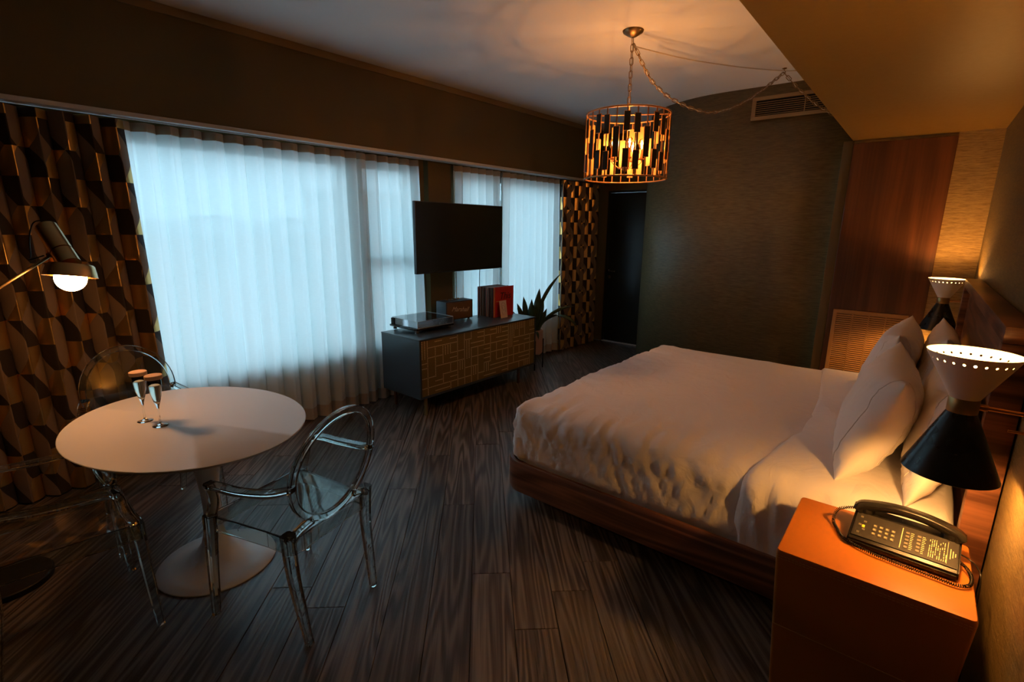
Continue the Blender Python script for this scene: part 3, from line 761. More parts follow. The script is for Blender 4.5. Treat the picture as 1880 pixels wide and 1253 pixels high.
# ------------------------------------------------------------------ double-cone wall lamps
def sconce(y, z, label):
    t = thing('wall_lamp', label, 'wall lamp', (.155, y, z))
    # upper white cone with a row of round holes under the rim
    r0, r1, h0, h1 = .036, .110, .022, .158
    seg = 26; bm = bmesh.new()
    def rad(zz): return r0+(r1-r0)*(zz-h0)/(h1-h0)
    def ring(zz, n=seg*4, dr=0): return [bm.verts.new(((rad(zz)+dr)*math.cos(2*PI*k/n), (rad(zz)+dr)*math.sin(2*PI*k/n), zz)) for k in range(n)]
    za, zb = .131, .141
    for dr in (0, -.0018):
        A, B = ring(h0, dr=dr), ring(za, dr=dr)
        for k in range(len(A)): bm.faces.new((A[k], A[(k+1) % len(A)], B[(k+1) % len(A)], B[k]))
        C, D = ring(zb, dr=dr), ring(h1, dr=dr)
        for k in range(len(C)): bm.faces.new((C[k], C[(k+1) % len(C)], D[(k+1) % len(C)], D[k]))
        n = seg*4
        for s in range(seg):                           # each cell: 4 columns, an octagonal hole in the middle
            cz = (za+zb)/2; k0 = s*4; ca = 2*PI*(k0+2)/n
            hole = []
            for q in range(8):
                aa = 2*PI*(q+.5)/8; da = .0036*math.cos(aa)/rad(cz); zz = cz+.0036*math.sin(aa); rr = rad(zz)+dr
                hole.append(bm.verts.new((rr*math.cos(ca+da), rr*math.sin(ca+da), zz)))
            Bq = [B[(k0+i) % n] for i in range(5)]; Cq = [C[(k0+i) % n] for i in range(5)]
            # hole order: q0 right-low.. angles 22,67,112,157,202,247,292,337 deg
            h = hole
            bm.faces.new((Bq[2], Bq[3], h[6])); bm.faces.new((Bq[1], Bq[2], h[5])); bm.faces.new((Bq[2], h[6], h[5]))
            bm.faces.new((Bq[3], Bq[4], h[7])); bm.faces.new((Bq[3], h[7], h[6])); bm.faces.new((Bq[0], Bq[1], h[4])); bm.faces.new((Bq[1], h[5], h[4]))
            bm.faces.new((Cq[2], h[1], Cq[3])); bm.faces.new((Cq[1], h[2], Cq[2])); bm.faces.new((Cq[2], h[2], h[1]))
            bm.faces.new((Cq[3], h[1], h[0])); bm.faces.new((Cq[3], h[0], Cq[4])); bm.faces.new((Cq[1], h[3], h[2])); bm.faces.new((Cq[0], h[3], Cq[1]))
            bm.faces.new((Bq[4], Cq[4], h[0], h[7])); bm.faces.new((Bq[0], h[4], h[3], Cq[0]))
    o = obj('upper_shade', bm, 'conewhite', t, True)
    bm = bmesh.new()                                   # lower black cone, open downwards, with thickness
    lathe(bm, [(.036, -.022), (.118, -.215), (.1165, -.216), (.034, -.024)], 64); obj('lower_shade', bm, 'coneblack', t, 'auto')
    bm = bmesh.new(); lathe(bm, [(.033, -.026), (.1155, -.2155)], 64); obj('shade_lining', bm, 'inside', t, True)
    bm = bmesh.new(); lathe(bm, [(0, -.024), (.035, -.024), (.037, -.020), (.037, .020), (.035, .024), (0, .024)], 40); obj('collar', bm, 'brassleg', t, 'auto')
    for zz, nm in ((.100, 'bulb'), (-.172, 'bulb')):
        bm = bmesh.new(); bmesh.ops.create_uvsphere(bm, u_segments=20, v_segments=12, radius=.022, matrix=Matrix.Translation((0, 0, zz))); b_ = obj(nm, bm, 'sc_bulb', t, True)
        bm = bmesh.new(); s = 1 if zz > 0 else -1; lathe(bm, [(.014, .024*s), (.014, zz-.018*s)], 16); obj('socket', bm, 'inside', b_, True)
    bm = bmesh.new(); tube(bm, [(.035, 0, 0), (XR-.155-.012, 0, 0)], .0065, 12); tube(bm, [(.035, 0, 0), (.055, 0, 0)], .010, 12); obj('arm', bm, 'copper', t, 'auto')
    bm = bmesh.new(); tube(bm, [(XR-.155-.014, 0, 0), (XR-.155-.0005, 0, 0)], .045, 32); obj('wall_plate', bm, 'copper', t, 'auto')
    bm = bmesh.new(); tube(bm, [(XR-.155-.06, 0, -.055), (XR-.155-.0005, 0, -.055)], .004, 8); obj('switch_stem', bm, 'copper', t, 'auto')
sconce(1.94, 1.157, 'black and white double-cone wall lamp above the leather nightstand')
sconce(4.80, 1.178, 'smaller looking double-cone wall lamp in the corner by the walnut panel')

# ------------------------------------------------------------------ pendant
PX, PY = -1.73, 3.38
t = thing('pendant_lamp', 'copper drum pendant with dark slatted panels and glowing bulbs above the bed foot', 'pendant lamp', (PX, PY, 0))
RT, ZT, ZB = .285, 2.425, 2.0
for zz in (ZT, ZB):
    bm = bmesh.new(); tube(bm, [(RT*math.cos(2*PI*k/64), RT*math.sin(2*PI*k/64), zz) for k in range(64)], .006, 8, closed=True); obj('ring', bm, 'copper', t, True)
rodm = shortm = longm = None
NR = 27
def panel_pair(z0, z1, ang, cache):
    if z1-z0 not in cache:
        bm = bmesh.new(); box(bm, (-.004, -.0205, z0), (.0035, .0205, z1), .001, 1); a = obj('panel', bm, 'gilt', t)
        bm = bmesh.new(); box(bm, (.003, -.018, z0+.003), (.0052, .018, z1-.003)); b = obj('inlay', bm, 'inlay', a)
        cache[z1-z0] = (a, b, z0)
    else:
        a0, b0, zz = cache[z1-z0]; a = a0.copy(); COL.objects.link(a); b = b0.copy(); COL.objects.link(b); b.parent = a
        a.location.z = z0-zz
    a.location.x = RT*math.cos(ang); a.location.y = RT*math.sin(ang); a.rotation_euler = (0, 0, ang)
cache = {}
for k in range(NR):
    ang = 2*PI*k/NR+.05
    if rodm is None:
        bm = bmesh.new(); box(bm, (-.002, -.004, ZB), (.002, .004, ZT)); rodm = obj('rod', bm, 'copper', t); o = rodm
    else: o = rodm.copy(); COL.objects.link(o)
    o.location = (RT*math.cos(ang), RT*math.sin(ang), 0); o.rotation_euler = (0, 0, ang)
    if k % 3 == 0: panel_pair(2.115, 2.305, ang, cache)
    else: dz = -.008 if k % 3 == 2 else .004; panel_pair(2.27+dz, 2.27+dz+.12, ang, cache); panel_pair(2.045+dz, 2.045+dz+.12, ang, cache)
bm = bmesh.new()
for k in range(4):
    a = k*PI/2+.5; tube(bm, [(0, 0, ZT), (RT*math.cos(a), RT*math.sin(a), ZT)], .0035, 8)
tube(bm, [(0, 0, ZT+.03), (0, 0, 2.08)], .006, 10)
obj('spider', bm, 'copper', t)
bm = bmesh.new(); lathe(bm, [(0, 2.05), (.012, 2.055), (.018, 2.07), (.028, 2.085), (.028, 2.13), (.012, 2.14)], 20); obj('hub', bm, 'copper', t, 'auto')
for k in range(5):
    a = k*2*PI/5+.35; r = .105
    bm = bmesh.new(); tube(bm, spline([(0, 0, 2.10), (r*.5*math.cos(a), r*.5*math.sin(a), 2.075), (r*math.cos(a), r*math.sin(a), 2.11), (r*math.cos(a), r*math.sin(a), 2.13)], 5), .004, 8)
    tube(bm, [(r*math.cos(a), r*math.sin(a), 2.13), (r*math.cos(a), r*math.sin(a), 2.195)], .011, 14); lathe(bm, [(0, 2.126), (.020, 2.128), (.022, 2.136)], 16, (r*math.cos(a), r*math.sin(a), 0))
    obj('candle_arm', bm, 'copper', t, 'auto')
    bm = bmesh.new(); lathe(bm, [(.010, 2.193), (.014, 2.200), (.024, 2.222), (.025, 2.238), (.019, 2.256), (.008, 2.267), (0, 2.269)], 20, (r*math.cos(a), r*math.sin(a), 0)); g = obj('bulb', bm, 'bulbglass', t, True)
    bm = bmesh.new(); bmesh.ops.create_uvsphere(bm, u_segments=12, v_segments=8, radius=.0065, matrix=Matrix.Translation((r*math.cos(a), r*math.sin(a), 2.236))); obj('filament', bm, 'pend_bulb', g, True)
bm = bmesh.new(); lathe(bm, [(0, CEIL-.045), (.012, CEIL-.043), (.03, CEIL-.034), (.066, CEIL-.012), (.07, CEIL-.001)], 40); obj('canopy', bm, 'chain', t, True)
def chain_bm(bm, pts, pitch=.040, L_=.050, w_=.024, r=.0028):
    P = spline(pts, 16); d = [0]
    for a, b in zip(P, P[1:]): d.append(d[-1]+(b-a).length)
    n = int(d[-1]/pitch); j = 0
    for i in range(n):
        s = (i+.5)*d[-1]/n
        while j < len(d)-2 and d[j+1] < s: j += 1
        f = (s-d[j])/(d[j+1]-d[j]); c = P[j].lerp(P[j+1], f); tn = (P[j+1]-P[j]).normalized()
        s1 = tn.cross(Vector((0, 1, 0)) if abs(tn.y) < .9 else Vector((1, 0, 0))).normalized(); s2 = tn.cross(s1)
        sd = s1 if i % 2 else s2
        link_ = []
        for k in range(12):
            a = 2*PI*k/12; sg = 1 if math.cos(a) >= 0 else -1
            link_.append(c+tn*(math.cos(a)*w_/2+sg*(L_-w_)/2)+sd*math.sin(a)*w_/2)
        tube(bm, link_, r, 5, closed=True)
    return P
bm = bmesh.new(); chain_bm(bm, [(0, 0, ZT+.03), (0, 0, 2.67), (0, 0, CEIL-.045)]); obj('hanging_chain', bm, 'chain', t, True)
HX, HY = -1.106-PX, 4.84-PY
sw = [(.005, .01, 2.87), (.05, .24, 2.68), (.16, .47, 2.57), (.31, .76, 2.535), (.46, 1.10, 2.66), (HX, HY, CEIL-.035)]
sw2 = [(HX, HY, CEIL-.035), (HX+.10, HY+.12, 2.80), (HX+.22, HY+.25, 2.69), (-.745-PX, 5.20-PY, 2.605), (-.63-PX, 5.27-PY, 2.57)]
bm = bmesh.new(); chain_bm(bm, sw); chain_bm(bm, sw2); obj('swag_chain', bm, 'chain', t, True)
bm = bmesh.new(); zz = [Vector(p)+Vector((0, 0, .004*math.sin(i*2.1))) for i, p in enumerate(spline(sw, 10)+spline(sw2, 10))]; tube(bm, zz, .0035, 6)
tube(bm, [(0, 0, 2.09), (.003, .003, CEIL-.04)], .003, 6); obj('cord', bm, 'cordclear', t, True)
bm = bmesh.new(); tube(bm, spline([(HX, HY, CEIL-.002), (HX, HY, CEIL-.018), (HX+.010, HY, CEIL-.028), (HX, HY, CEIL-.040), (HX-.010, HY, CEIL-.030)], 4), .003, 8); lathe(bm, [(0, CEIL-.008), (.016, CEIL-.006), (.018, CEIL-.001)], 16, (HX, HY, 0)); obj('ceiling_hook', bm, 'brass', t, 'auto')
t2 = bmesh.new(); tube(t2, spline([(PX+.012, PY+.02, 2.855), (PX+.20, PY+.48, 2.855), (PX+.42, PY+1.0, 2.885), (-1.12, 4.82, CEIL-.022), (-1.02, 4.93, CEIL-.012), (-.90, 5.0, CEIL-.010), (-.60, 5.08, CEIL-.008)], 6), .004, 6)
tag(obj('ceiling_cable', t2, 'cordclear', None, True), 'thin pale cable running along the ceiling past the swag hook', 'cable')

# ------------------------------------------------------------------ oval pedestal table
TX, TY, TZ = -2.56, .765, .75
t = thing('pedestal_table', 'white oval pedestal table with a trumpet base', 'table', (TX, TY, 0), math.radians(3.7))
bm = bmesh.new(); lathe(bm, [(0, TZ-.030), (.50, TZ-.030), (.565, TZ-.022), (.588, TZ-.006), (.592, TZ-.002), (.589, TZ), (0, TZ)], 96, sy=.785); obj('tabletop', bm, 'tabletop', t, 'auto')
bm = bmesh.new(); pf = [(.262, 0), (.265, .004), (.262, .009), (.20, .022), (.14, .038), (.095, .066), (.062, .115), (.043, .19), (.037, .28), (.040, .38), (.054, .50), (.078, .62), (.11, .70), (.15, TZ-.031)]
lathe(bm, pf, 64, c=(.035, .03, 0)); obj('base', bm, 'tablebase', t, True)

# ------------------------------------------------------------------ transparent armchairs
def make_chair(label):
    t = thing('armchair', label, 'chair')
    def leg(pts, w):
        bm = bmesh.new(); P = spline(pts, 5); n = len(P)
        tube(bm, P, 0, rect=[(w[0]+(w[1]-w[0])*i/(n-1), w[0]+(w[1]-w[0])*i/(n-1)) for i in range(n)], up=(0, 1, 0)); obj('leg', bm, 'ghost', t, False)
    for s in (-1, 1):
        leg([(s*.250, .245, 0), (s*.246, .232, .24), (s*.238, .222, .478)], (.014, .023))
        leg([(s*.190, -.240, 0), (s*.198, -.222, .14), (s*.206, -.200, .32), (s*.214, -.200, .495)], (.014, .024))
    # seat: plate with turned-down apron
    bm = bmesh.new(); out = [(-.225, .232), (.225, .232), (.215, .0), (.198, -.205), (-.198, -.205), (-.215, .0)]
    outl = [(-.225, .232), (-.12, .238), (0, .240), (.12, .238), (.225, .232), (.218, .08), (.208, -.08), (.196, -.205), (.08, -.212), (-.08, -.212), (-.196, -.205), (-.208, -.08), (-.218, .08)]
    def R_(k, z, bow=0): return [bm.verts.new((x*k, y*k+.0, z-(bow*(1-abs(x)/.23)))) for x, y in outl]
    rings = [R_(.975, .405), R_(1.0, .405, -.018), R_(1.0, .462), R_(.985, .470), R_(.93, .468), R_(.55, .457)]
    for A, B in zip(rings, rings[1:]):
        for k in range(len(A)): bm.faces.new((A[k], A[(k+1) % len(A)], B[(k+1) % len(A)], B[k]))
    bm.faces.new(rings[-1])
    obj('seat', bm, 'ghostthin', t, 'auto')
    bm = bmesh.new(); tube(bm, spline([(x*1.0, y*1.0, .437) for x, y in outl], 3, closed=True), 0, closed=True, rect=(.0045, .034), up=(0, 0, 1)); obj('seat_edge', bm, 'ghost', t)
    # oval medallion back, slightly dished and raked
    cz, cyb, tilt = .715, -.262, math.radians(12)
    def bk(x, z, d=0): zz = z; return Vector((x, cyb-zz*math.sin(tilt)+d*math.cos(tilt)+.35*x*x*1.0, cz+zz*math.cos(tilt)+d*math.sin(tilt)))
    a_, b_ = .212, .235
    bm = bmesh.new(); nr, ns = 6, 48
    for d in (.004, -.004):
        c0 = bm.verts.new(bk(0, 0, d)); prev = None
        for r in range(1, nr+1):
            cur = [bm.verts.new(bk(a_*.96*r/nr*math.cos(2*PI*k/ns), b_*.96*r/nr*math.sin(2*PI*k/ns), d)) for k in range(ns)]
            for k in range(ns):
                j = (k+1) % ns
                if prev is None: bm.faces.new((c0, cur[k], cur[j]))
                else: bm.faces.new((prev[k], cur[k], cur[j], prev[j]))
            prev = cur
    bo = obj('backrest', bm, 'ghostthin', t, True)
    bm = bmesh.new(); tube(bm, [bk(a_*math.cos(2*PI*k/56), b_*math.sin(2*PI*k/56)) for k in range(56)], 0, closed=True, rect=(.015, .011), up=None if False else (0, 1, 0)); obj('rim', bm, 'ghost', bo, 'auto')
    for s in (-1, 1):
        bm = bmesh.new(); tube(bm, spline([(s*.208, -.205, .468), (s*.170, -.215, .495), (s*.115, -.222, .512)], 4), 0, rect=(.016, .014), up=(0, 0, 1)); obj('back_bracket', bm, 'ghost', t)
        p0 = bk(s*a_*.98, -.02); P = spline([tuple(p0), (s*.240, -.16, .672), (s*.262, -.02, .655), (s*.268, .10, .652), (s*.262, .165, .640), (s*.245, .182, .60), (s*.236, .190, .545), (s*.237, .215, .478)], 6); n = len(P)
        bm = bmesh.new(); tube(bm, P, 0, rect=[(.021, .0105) if i < n*.55 else (.018, .015) for i in range(n)], up=(0, .25, 1) if False else None); obj('arm', bm, 'ghost', t)
    return t
ch = make_chair('smoky transparent oval-back armchair on the side of the table nearest the bed')
ch.location = (-1.97, .945, 0); ch.rotation_euler = (0, 0, math.radians(103.8))
dup(ch, (-2.535, .240, 0), math.radians(-3), 'smoky transparent armchair in the bottom left corner nearest the camera')
dup(ch, (-3.21, .755, 0), math.radians(-90), 'smoky transparent oval-back armchair between the table and the curtains')

# ------------------------------------------------------------------ champagne flutes
def flute(x, y, label):
    t = thing('champagne_flute', label, 'glass', (x, y, TZ+.001))
    bm = bmesh.new(); lathe(bm, [(0, 0), (.031, .0), (.032, .0015), (.020, .005), (.006, .010), (.0038, .018), (.0036, .075), (.006, .092), (.0145, .120), (.0225, .155), (.0262, .19), (.0265, .222), (.0250, .222), (.0248, .19), (.021, .155), (.013, .122), (.0, .104)], 28); obj('glass', bm, 'glassolid', t, True)
    bm = bmesh.new(); lathe(bm, [(0, .105), (.0125, .1225), (.0205, .155), (.0243, .19), (.0245, .219), (0, .219)], 28); obj('champagne', bm, 'wine', t, 'auto')
    bm = bmesh.new(); lathe(bm, [(0, .2225), (.034, .2225), (.035, .225), (.035, .238), (.033, .240), (0, .240)], 32); obj('paper_cap', bm, 'cap', t, 'auto')
flute(-2.705, .628, 'left champagne flute with a round kraft cap on the white table')
flute(-2.588, .655, 'right champagne flute with a round kraft cap, nearer the camera')

# ------------------------------------------------------------------ brass floor lamp
t = thing('floor_lamp', 'brass adjustable floor lamp with a glowing globe bulb at the left edge', 'floor lamp', (-3.09, .10, 0))
o0 = Vector((-3.09, .10, 0)); HB = Vector((-2.965, .498, 1.405))            # bulb centre
ax = Vector((.10, -.17, -1)).normalized()                             # direction the lamp points
u_ = Vector((-.33, .10, .0))
def loc(p): return Vector(p)-o0
q = (Vector((0, 0, -1))).rotation_difference(ax).to_matrix().to_4x4()
T0 = Matrix.Translation(loc(HB)) @ q
bm = bmesh.new(); lathe(bm, [(.098, -.005), (.096, .0), (.085, .045), (.078, .052), (.04, .056), (.0, .056)], 40); bmesh.ops.transform(bm, matrix=T0 @ Matrix.Translation((0, 0, .012)), verts=bm.verts); obj('shade', bm, 'brass', t, 'auto')
bm = bmesh.new(); bmesh.ops.create_uvsphere(bm, u_segments=28, v_segments=18, radius=.058); bmesh.ops.transform(bm, matrix=T0, verts=bm.verts); obj('bulb', bm, 'fl_bulb', t, True)
cax = Vector((-.40, .02, .92)).normalized()                             # the cylinder leans off the dish
c0 = loc(HB)-ax*.062+Vector((-.012, 0, 0)); c1 = c0+Vector((-.150, -.035, .160))
bm = bmesh.new(); tube(bm, [c0, c0.lerp(c1, .33)], .043, 28); tube(bm, [c0.lerp(c1, .36), c1], .043, 28); tube(bm, [c0.lerp(c1, .33), c0.lerp(c1, .36)], .038, 28); obj('canister', bm, 'brass', t, 'auto')
pj = c0.lerp(c1, .36)+Vector((-.03, -.035, -.02))
bm = bmesh.new(); tube(bm, [c0.lerp(c1, .36), pj+Vector((-.006, -.008, 0))], .012, 14); obj('pivot', bm, 'brassleg', t, 'auto')
arm_end = Vector((-.02, -.03, 1.22))
bm = bmesh.new(); tube(bm, [pj, arm_end], .0065, 10); obj('arm', bm, 'brassleg', t, True)
bm = bmesh.new(); tube(bm, [(-.10, -.06, .02), (-.02, -.03, 1.23)], .009, 12); obj('pole', bm, 'brassleg', t, True)
bm = bmesh.new(); lathe(bm, [(0, 0), (.163, 0), (.165, .004), (.165, .026), (.160, .030), (0, .031)], 48); obj('base', bm, 'blackmatt', t, 'auto')
bm = bmesh.new(); tube(bm, spline([c1, c1+Vector((-.03, 0, .03)), c1+Vector((-.085, -.03, .02)), c1+Vector((-.11, -.05, -.05)), c1+Vector((-.09, -.06, -.13)), pj+Vector((-.05, -.07, -.02)), pj+Vector((-.02, -.02, 0))], 6), .0028, 6); obj('cord', bm, 'black', t, True)

# ------------------------------------------------------------------ sideboard
SX, SY0, SY1, SH = -3.215, 2.72, 4.35, .712
SD = .535
t = thing('sideboard', 'low blue-black sideboard with perforated brass fronts under the television', 'sideboard', (SX, SY0, 0), math.radians(-.9))
LL = SY1-SY0
bm = bmesh.new()
box(bm, (-SD, 0, .175), (0, .018, SH-.014)); box(bm, (-SD, LL-.018, .175), (0, LL, SH-.014)); box(bm, (-SD, .018, .175), (0, LL-.018, .193)); box(bm, (-SD, .018, .193), (-SD+.012, LL-.018, SH-.014))
obj('carcass', bm, 'cabinet', t)
bx('top', (-SD-.002, -.002, SH-.014), (.002, LL+.002, SH), 'cabinet', t, .002)
mid = LL/2
for a, b in ((.020, mid-.0015), (mid+.0015, LL-.020)): bx('door', (-.02, a, .195), (-.002, b, SH-.017), 'perf', t, .0015, 1)
for x in (-.05, -SD+.05):
    for y in (.095, LL-.23): bx('leg', (x-.012, y-.012, 0), (x+.012, y+.012, .175), 'brassleg' if (y < .5 and x > -.2) else 'legwood', t, .002)
TOP = SH+.001
# turntable
tt = thing('record_player', 'black record player under a clear dust cover on the sideboard', 'record player', (-3.60, 3.085, TOP), math.radians(-2))
bx('plinth', (-.20, -.225, .028), (.20, .225, .046), 'black', tt, .004)
for x in (-.165, .165):
    for y in (-.19, .19):
        bm = bmesh.new(); lathe(bm, [(0, 0), (.018, 0), (.021, .006), (.016, .012), (.019, .018), (.019, .028), (0, .028)], 20, (x, y, 0)); obj('foot', bm, 'chrome', tt, 'auto')
bm = bmesh.new(); lathe(bm, [(0, .047), (.145, .047), (.150, .051), (.150, .062), (.146, .066), (0, .066)], 56, (-.01, -.045, 0)); obj('platter', bm, 'silver', tt, 'auto')
bm = bmesh.new(); tube(bm, [(-.13, .165, .046), (-.13, .165, .095)], .016, 16); tube(bm, [(-.15, .17, .092), (.02, .13, .088), (.085, .07, .080)], .005, 8); tube(bm, [(-.165, .174, .092), (-.145, .168, .092)], .012, 12); obj('tonearm', bm, 'silver', tt, 'auto')
for k in range(3):
    bm = bmesh.new(); tube(bm, [(.150, .10+k*.035, .046), (.150, .10+k*.035, .062)], .011, 16); obj('knob', bm, 'silver', tt, 'auto')
bx('motor_block', (-.19, -.215, .046), (-.15, -.185, .105), 'blackmatt', tt, .003)
bm = bmesh.new()
x0, x1, y0, y1, za, zb_ = -.185, .195, -.205, .22, .046, .112; w_ = .003
box(bm, (x0, y0, zb_-w_), (x1, y1, zb_)); box(bm, (x1-w_, y0, za), (x1, y1, zb_-w_)); box(bm, (x0, y0, za), (x1-w_, y0+w_, zb_-w_)); box(bm, (x0, y1-w_, za), (x1-w_, y1, zb_-w_)); box(bm, (x0, y0+w_, za), (x0+w_, y1-w_, zb_-w_))
dc = obj('dust_cover', bm, 'dustcover', tt)
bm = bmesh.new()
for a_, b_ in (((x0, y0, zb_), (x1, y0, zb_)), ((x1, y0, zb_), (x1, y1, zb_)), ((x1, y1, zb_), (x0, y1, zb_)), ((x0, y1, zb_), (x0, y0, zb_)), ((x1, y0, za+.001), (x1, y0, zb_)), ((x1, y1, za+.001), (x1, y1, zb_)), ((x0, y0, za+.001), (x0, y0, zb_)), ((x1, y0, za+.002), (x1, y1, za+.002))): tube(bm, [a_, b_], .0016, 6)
obj('cover_edge_highlight', bm, 'edgehighlight', dc)  # thin pale strips added along the cover's edges as painted highlights
# speaker
sp_ = thing('speaker', 'black guitar-amp style speaker with brown grille beside the records', 'speaker', (-3.635, 3.625, TOP), math.radians(-3))
hw, sd_, sh_ = .185, .155, .205
bm = bmesh.new(); box(bm, (-sd_, -hw, .012), (0, hw, sh_), .006); obj('cabinet', bm, 'tolex', sp_, 'auto')
bx('grille', (-.001, -hw+.012, .022), (.004, hw-.012, sh_-.012), 'grille', sp_, .002)
bx('control_panel', (-.125, -hw+.05, sh_), (-.035, hw-.05, sh_+.004), 'blackmatt', sp_, .001)
for k in range(4):
    bm = bmesh.new(); tube(bm, [(-.08, -.10+k*.05, sh_+.003), (-.08, -.10+k*.05, sh_+.017)], .010, 14); obj('knob', bm, 'brass', sp_, 'auto')
text('logo', 'Marshall', .068, 'script', sp_, (.0055, 0, .115), (PI/2, .10, PI/2), shear=.45, ext=.001)
for x in (-.13, -.03):
    for y in (-.15, .15):
        bm = bmesh.new(); lathe(bm, [(0, 0), (.012, 0), (.012, .013), (0, .013)], 12, (x, y, 0)); obj('foot', bm, 'black', sp_)
# vinyl records, stacked in depth behind a red sleeve
rec_cols = [(.20, .15, .10), (.05, .05, .06), (.30, .22, .15), (.12, .08, .05), (.42, .35, .28), (.02, .02, .02), (.25, .05, .03), (.35, .30, .24), (.10, .09, .10), (.48, .42, .36), (.33, .04, .03), (.06, .04, .03), (.22, .20, .18), (.03, .03, .03)]
rmats = [plain('record_sleeve_%02d' % i, c, .55) for i, c in enumerate(rec_cols)]
proto = None; x = -3.482; nrec = 22; X0 = x
for i in range(nrec):
    wd = random.choice((.005, .007, .009)); x -= wd+.0035
    bm = bmesh.new(); box(bm, (0, 0, 0), (wd, .312, .314+random.uniform(0, .006)), .0008, 1)
    o = obj('vinyl_record', bm, rmats[i % len(rmats)])
    o.location = (x, 3.975+random.uniform(-.004, .010)-.0, TOP); o.rotation_euler = (0, .0, math.radians(-2))
    tag(o, 'upright vinyl record sleeve stacked behind the red one on the sideboard', 'record', 'record sleeves lined up on the sideboard')
rr = thing('vinyl_record', 'red vinyl record sleeve printed This, foremost of the row', 'record', (-3.478, 3.97, TOP), math.radians(-2))
bx('sleeve', (0, 0, 0), (.007, .318, .325), 'red', rr, .0008, 1)
text('title', 'This', .105, 'ink', rr, (.0085, .178, .222), (PI/2, 0, PI/2), shear=.25, ext=.0006)
bx('subtitle_band', (.007, .035, .165), (.0078, .20, .174), 'thread', rr)
bx('sleeve_border', (.0068, .002, .002), (.0074, .018, .323), 'thread', rr)
cd = thing('greeting_card', 'pale card with a line-drawn portrait leaning before the red record', 'card', (-3.395, 4.0, TOP), math.radians(-2))
cd.rotation_euler = (0, math.radians(-9), math.radians(-2))
bx('card', (0, 0, 0), (.002, .108, .185), 'cream', cd)
bm = bmesh.new()
tube(bm, spline([(.0025, .030, .10), (.0025, .025, .13), (.0025, .040, .158), (.0025, .062, .162), (.0025, .084, .145), (.0025, .088, .11), (.0025, .082, .06)], 6), .0011, 5)
tube(bm, spline([(.0025, .035, .125), (.0025, .055, .135), (.0025, .078, .118)], 6), .0009, 5)
tube(bm, spline([(.0025, .040, .120), (.0025, .042, .095), (.0025, .058, .082), (.0025, .074, .095), (.0025, .077, .118)], 6), .0009, 5)
tube(bm, spline([(.0025, .030, .10), (.0025, .028, .06), (.0025, .036, .03)], 6), .0009, 5)
obj('line_drawing', bm, 'ink', cd)

# ------------------------------------------------------------------ television on the pier
tv = thing('television', 'black flat television mounted between the windows above the sideboard', 'television', (-3.50, 3.545, 1.56), math.radians(0))
bx('casing', (-.035, -.59, -.325), (0, .59, .315), 'tvcase', tv, .004)
bx('screen', (-.001, -.582, -.312), (.002, .582, .308), 'screen', tv)
bm = bmesh.new(); box(bm, (-.10, -.10, -.08), (-.035, .10, .08), .004); tube(bm, [(-.10, 0, 0), (-.33, .02, 0)], 0, rect=(.03, .02)); obj('wall_bracket', bm, 'blackmatt', tv)
bm = bmesh.new(); tube(bm, spline([(-.04, .285, -.28), (-.045, .283, -.40), (-.05, .287, -.60), (-.055, .292, -.75), (-.075, .292, -.842)], 6), .0035, 6); obj('cable', bm, 'black', tv, True)

# ------------------------------------------------------------------ snake plant in a stand
PXp, PYp = -3.50, 4.71
t = thing('potted_plant', 'snake plant in a blush pot on a black stand beyond the sideboard', 'plant', (PXp, PYp, 0))
bm = bmesh.new(); lathe(bm, [(0, .19), (.115, .19), (.125, .20), (.125, .475), (.120, .48), (.113, .475), (.113, .45)], 40); obj('pot', bm, 'pot', t, 'auto')
bm = bmesh.new(); lathe(bm, [(.114, .452), (.06, .458), (0, .456)], 24); obj('soil', bm, 'soil', t)
for k in range(4):
    a = PI/4+k*PI/2+.1; bm = bmesh.new(); box(bm, (.128, -.008, 0), (.140, .008, .36), .002, 1); o = obj('stand_leg', bm, 'black', t); o.rotation_euler = (0, 0, a)
bm = bmesh.new(); box(bm, (-.135, -.007, .175), (.135, .007, .189)); box(bm, (-.007, -.135, .174), (.007, .135, .188)); bmesh.ops.rotate(bm, verts=bm.verts, cent=(0, 0, 0), matrix=Matrix.Rotation(PI/4+.1, 3, 'Z')); obj('stand_brace', bm, 'black', t)
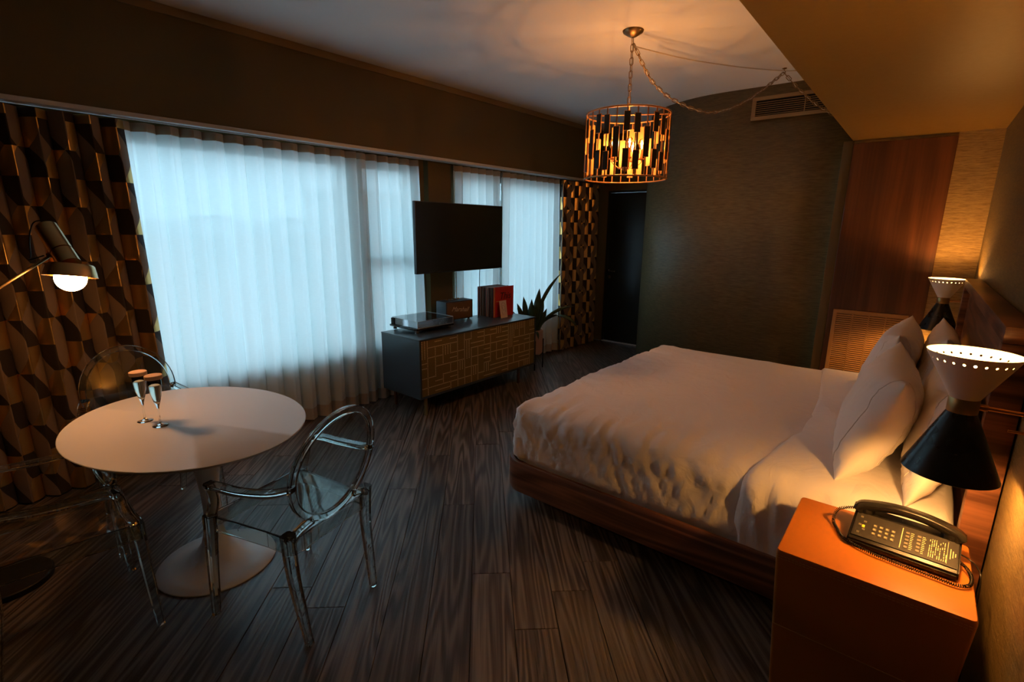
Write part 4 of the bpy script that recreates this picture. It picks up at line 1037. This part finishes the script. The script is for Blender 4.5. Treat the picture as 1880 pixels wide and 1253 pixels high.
def leaf(a, r0, lean, L_, wd, curl=0, tw=0):
    wd *= 1.35
    bm = bmesh.new(); n = 12; prevs = None
    dirv = Vector((math.cos(a), math.sin(a), 0)); sd = Vector((math.cos(.67+tw), math.sin(.67+tw), 0))
    P = []
    p = dirv*r0+Vector((0, 0, .45)); el = PI/2-lean
    for i in range(n+1):
        P.append(p.copy()); p = p+(dirv*math.cos(el)+Vector((0, 0, math.sin(el))))*L_/n; el -= curl/n
    rows = []
    for i, c in enumerate(P):
        f = i/n; w_ = wd*(.55+.45*math.sin(min(1, f*1.6)*PI/2))*(1-max(0, (f-.62)/.38)**1.6)+.0008
        tn = (P[min(i+1, n)]-P[max(i-1, 0)]).normalized(); sd_ = (sd-tn*sd.dot(tn)).normalized(); nn = tn.cross(sd_).normalized()
        rows.append([bm.verts.new(c+sd_*w_*s_+nn*d_) for s_, d_ in ((-1, .004), (-.5, 0), (0, -.002), (.5, 0), (1, .004))]+[bm.verts.new(c+sd_*w_*s_+nn*(d_+.0025)) for s_, d_ in ((.5, 0), (0, -.002), (-.5, 0))])
    m = 8
    for A, B in zip(rows, rows[1:]):
        for k in range(m): bm.faces.new((A[k], A[(k+1) % m], B[(k+1) % m], B[k]))
    obj('leaf', bm, 'leaf', t, True)
rl = random.Random(11)
# camera-right of the plant is roughly world (+.77,+.63): angle 39 deg
for a, r0, ln, L_, wd, cu in ((.7, .02, .10, .52, .030, 0), (.9, .04, .22, .40, .026, 0), (3.6, .05, .16, .42, .026, 0), (3.9, .07, .30, .36, .022, .1), (3.4, .02, .05, .34, .024, 0),
        (1.5, .04, .08, .45, .028, 0), (5.1, .05, .12, .36, .026, 0), (.6, .06, .35, .30, .020, 0), (4.4, .06, .42, .34, .020, .2), (2.4, .05, .12, .38, .024, 0),
        (3.8, .08, .55, .38, .018, .3), (5.6, .04, .08, .30, .024, 0), (.2, .03, .02, .36, .026, 0)):
    leaf(a, r0, ln, L_, wd, cu, rl.uniform(-.4, .4))
leaf(.75, .03, .06, .78, .016, .75, .1)
leaf(.72, .06, .42, .56, .014, 1.15, 0)
leaf(.62, .06, .30, .62, .020, 2.5, .2)
leaf(5.6, .10, .9, .22, .012, 1.9, .2)
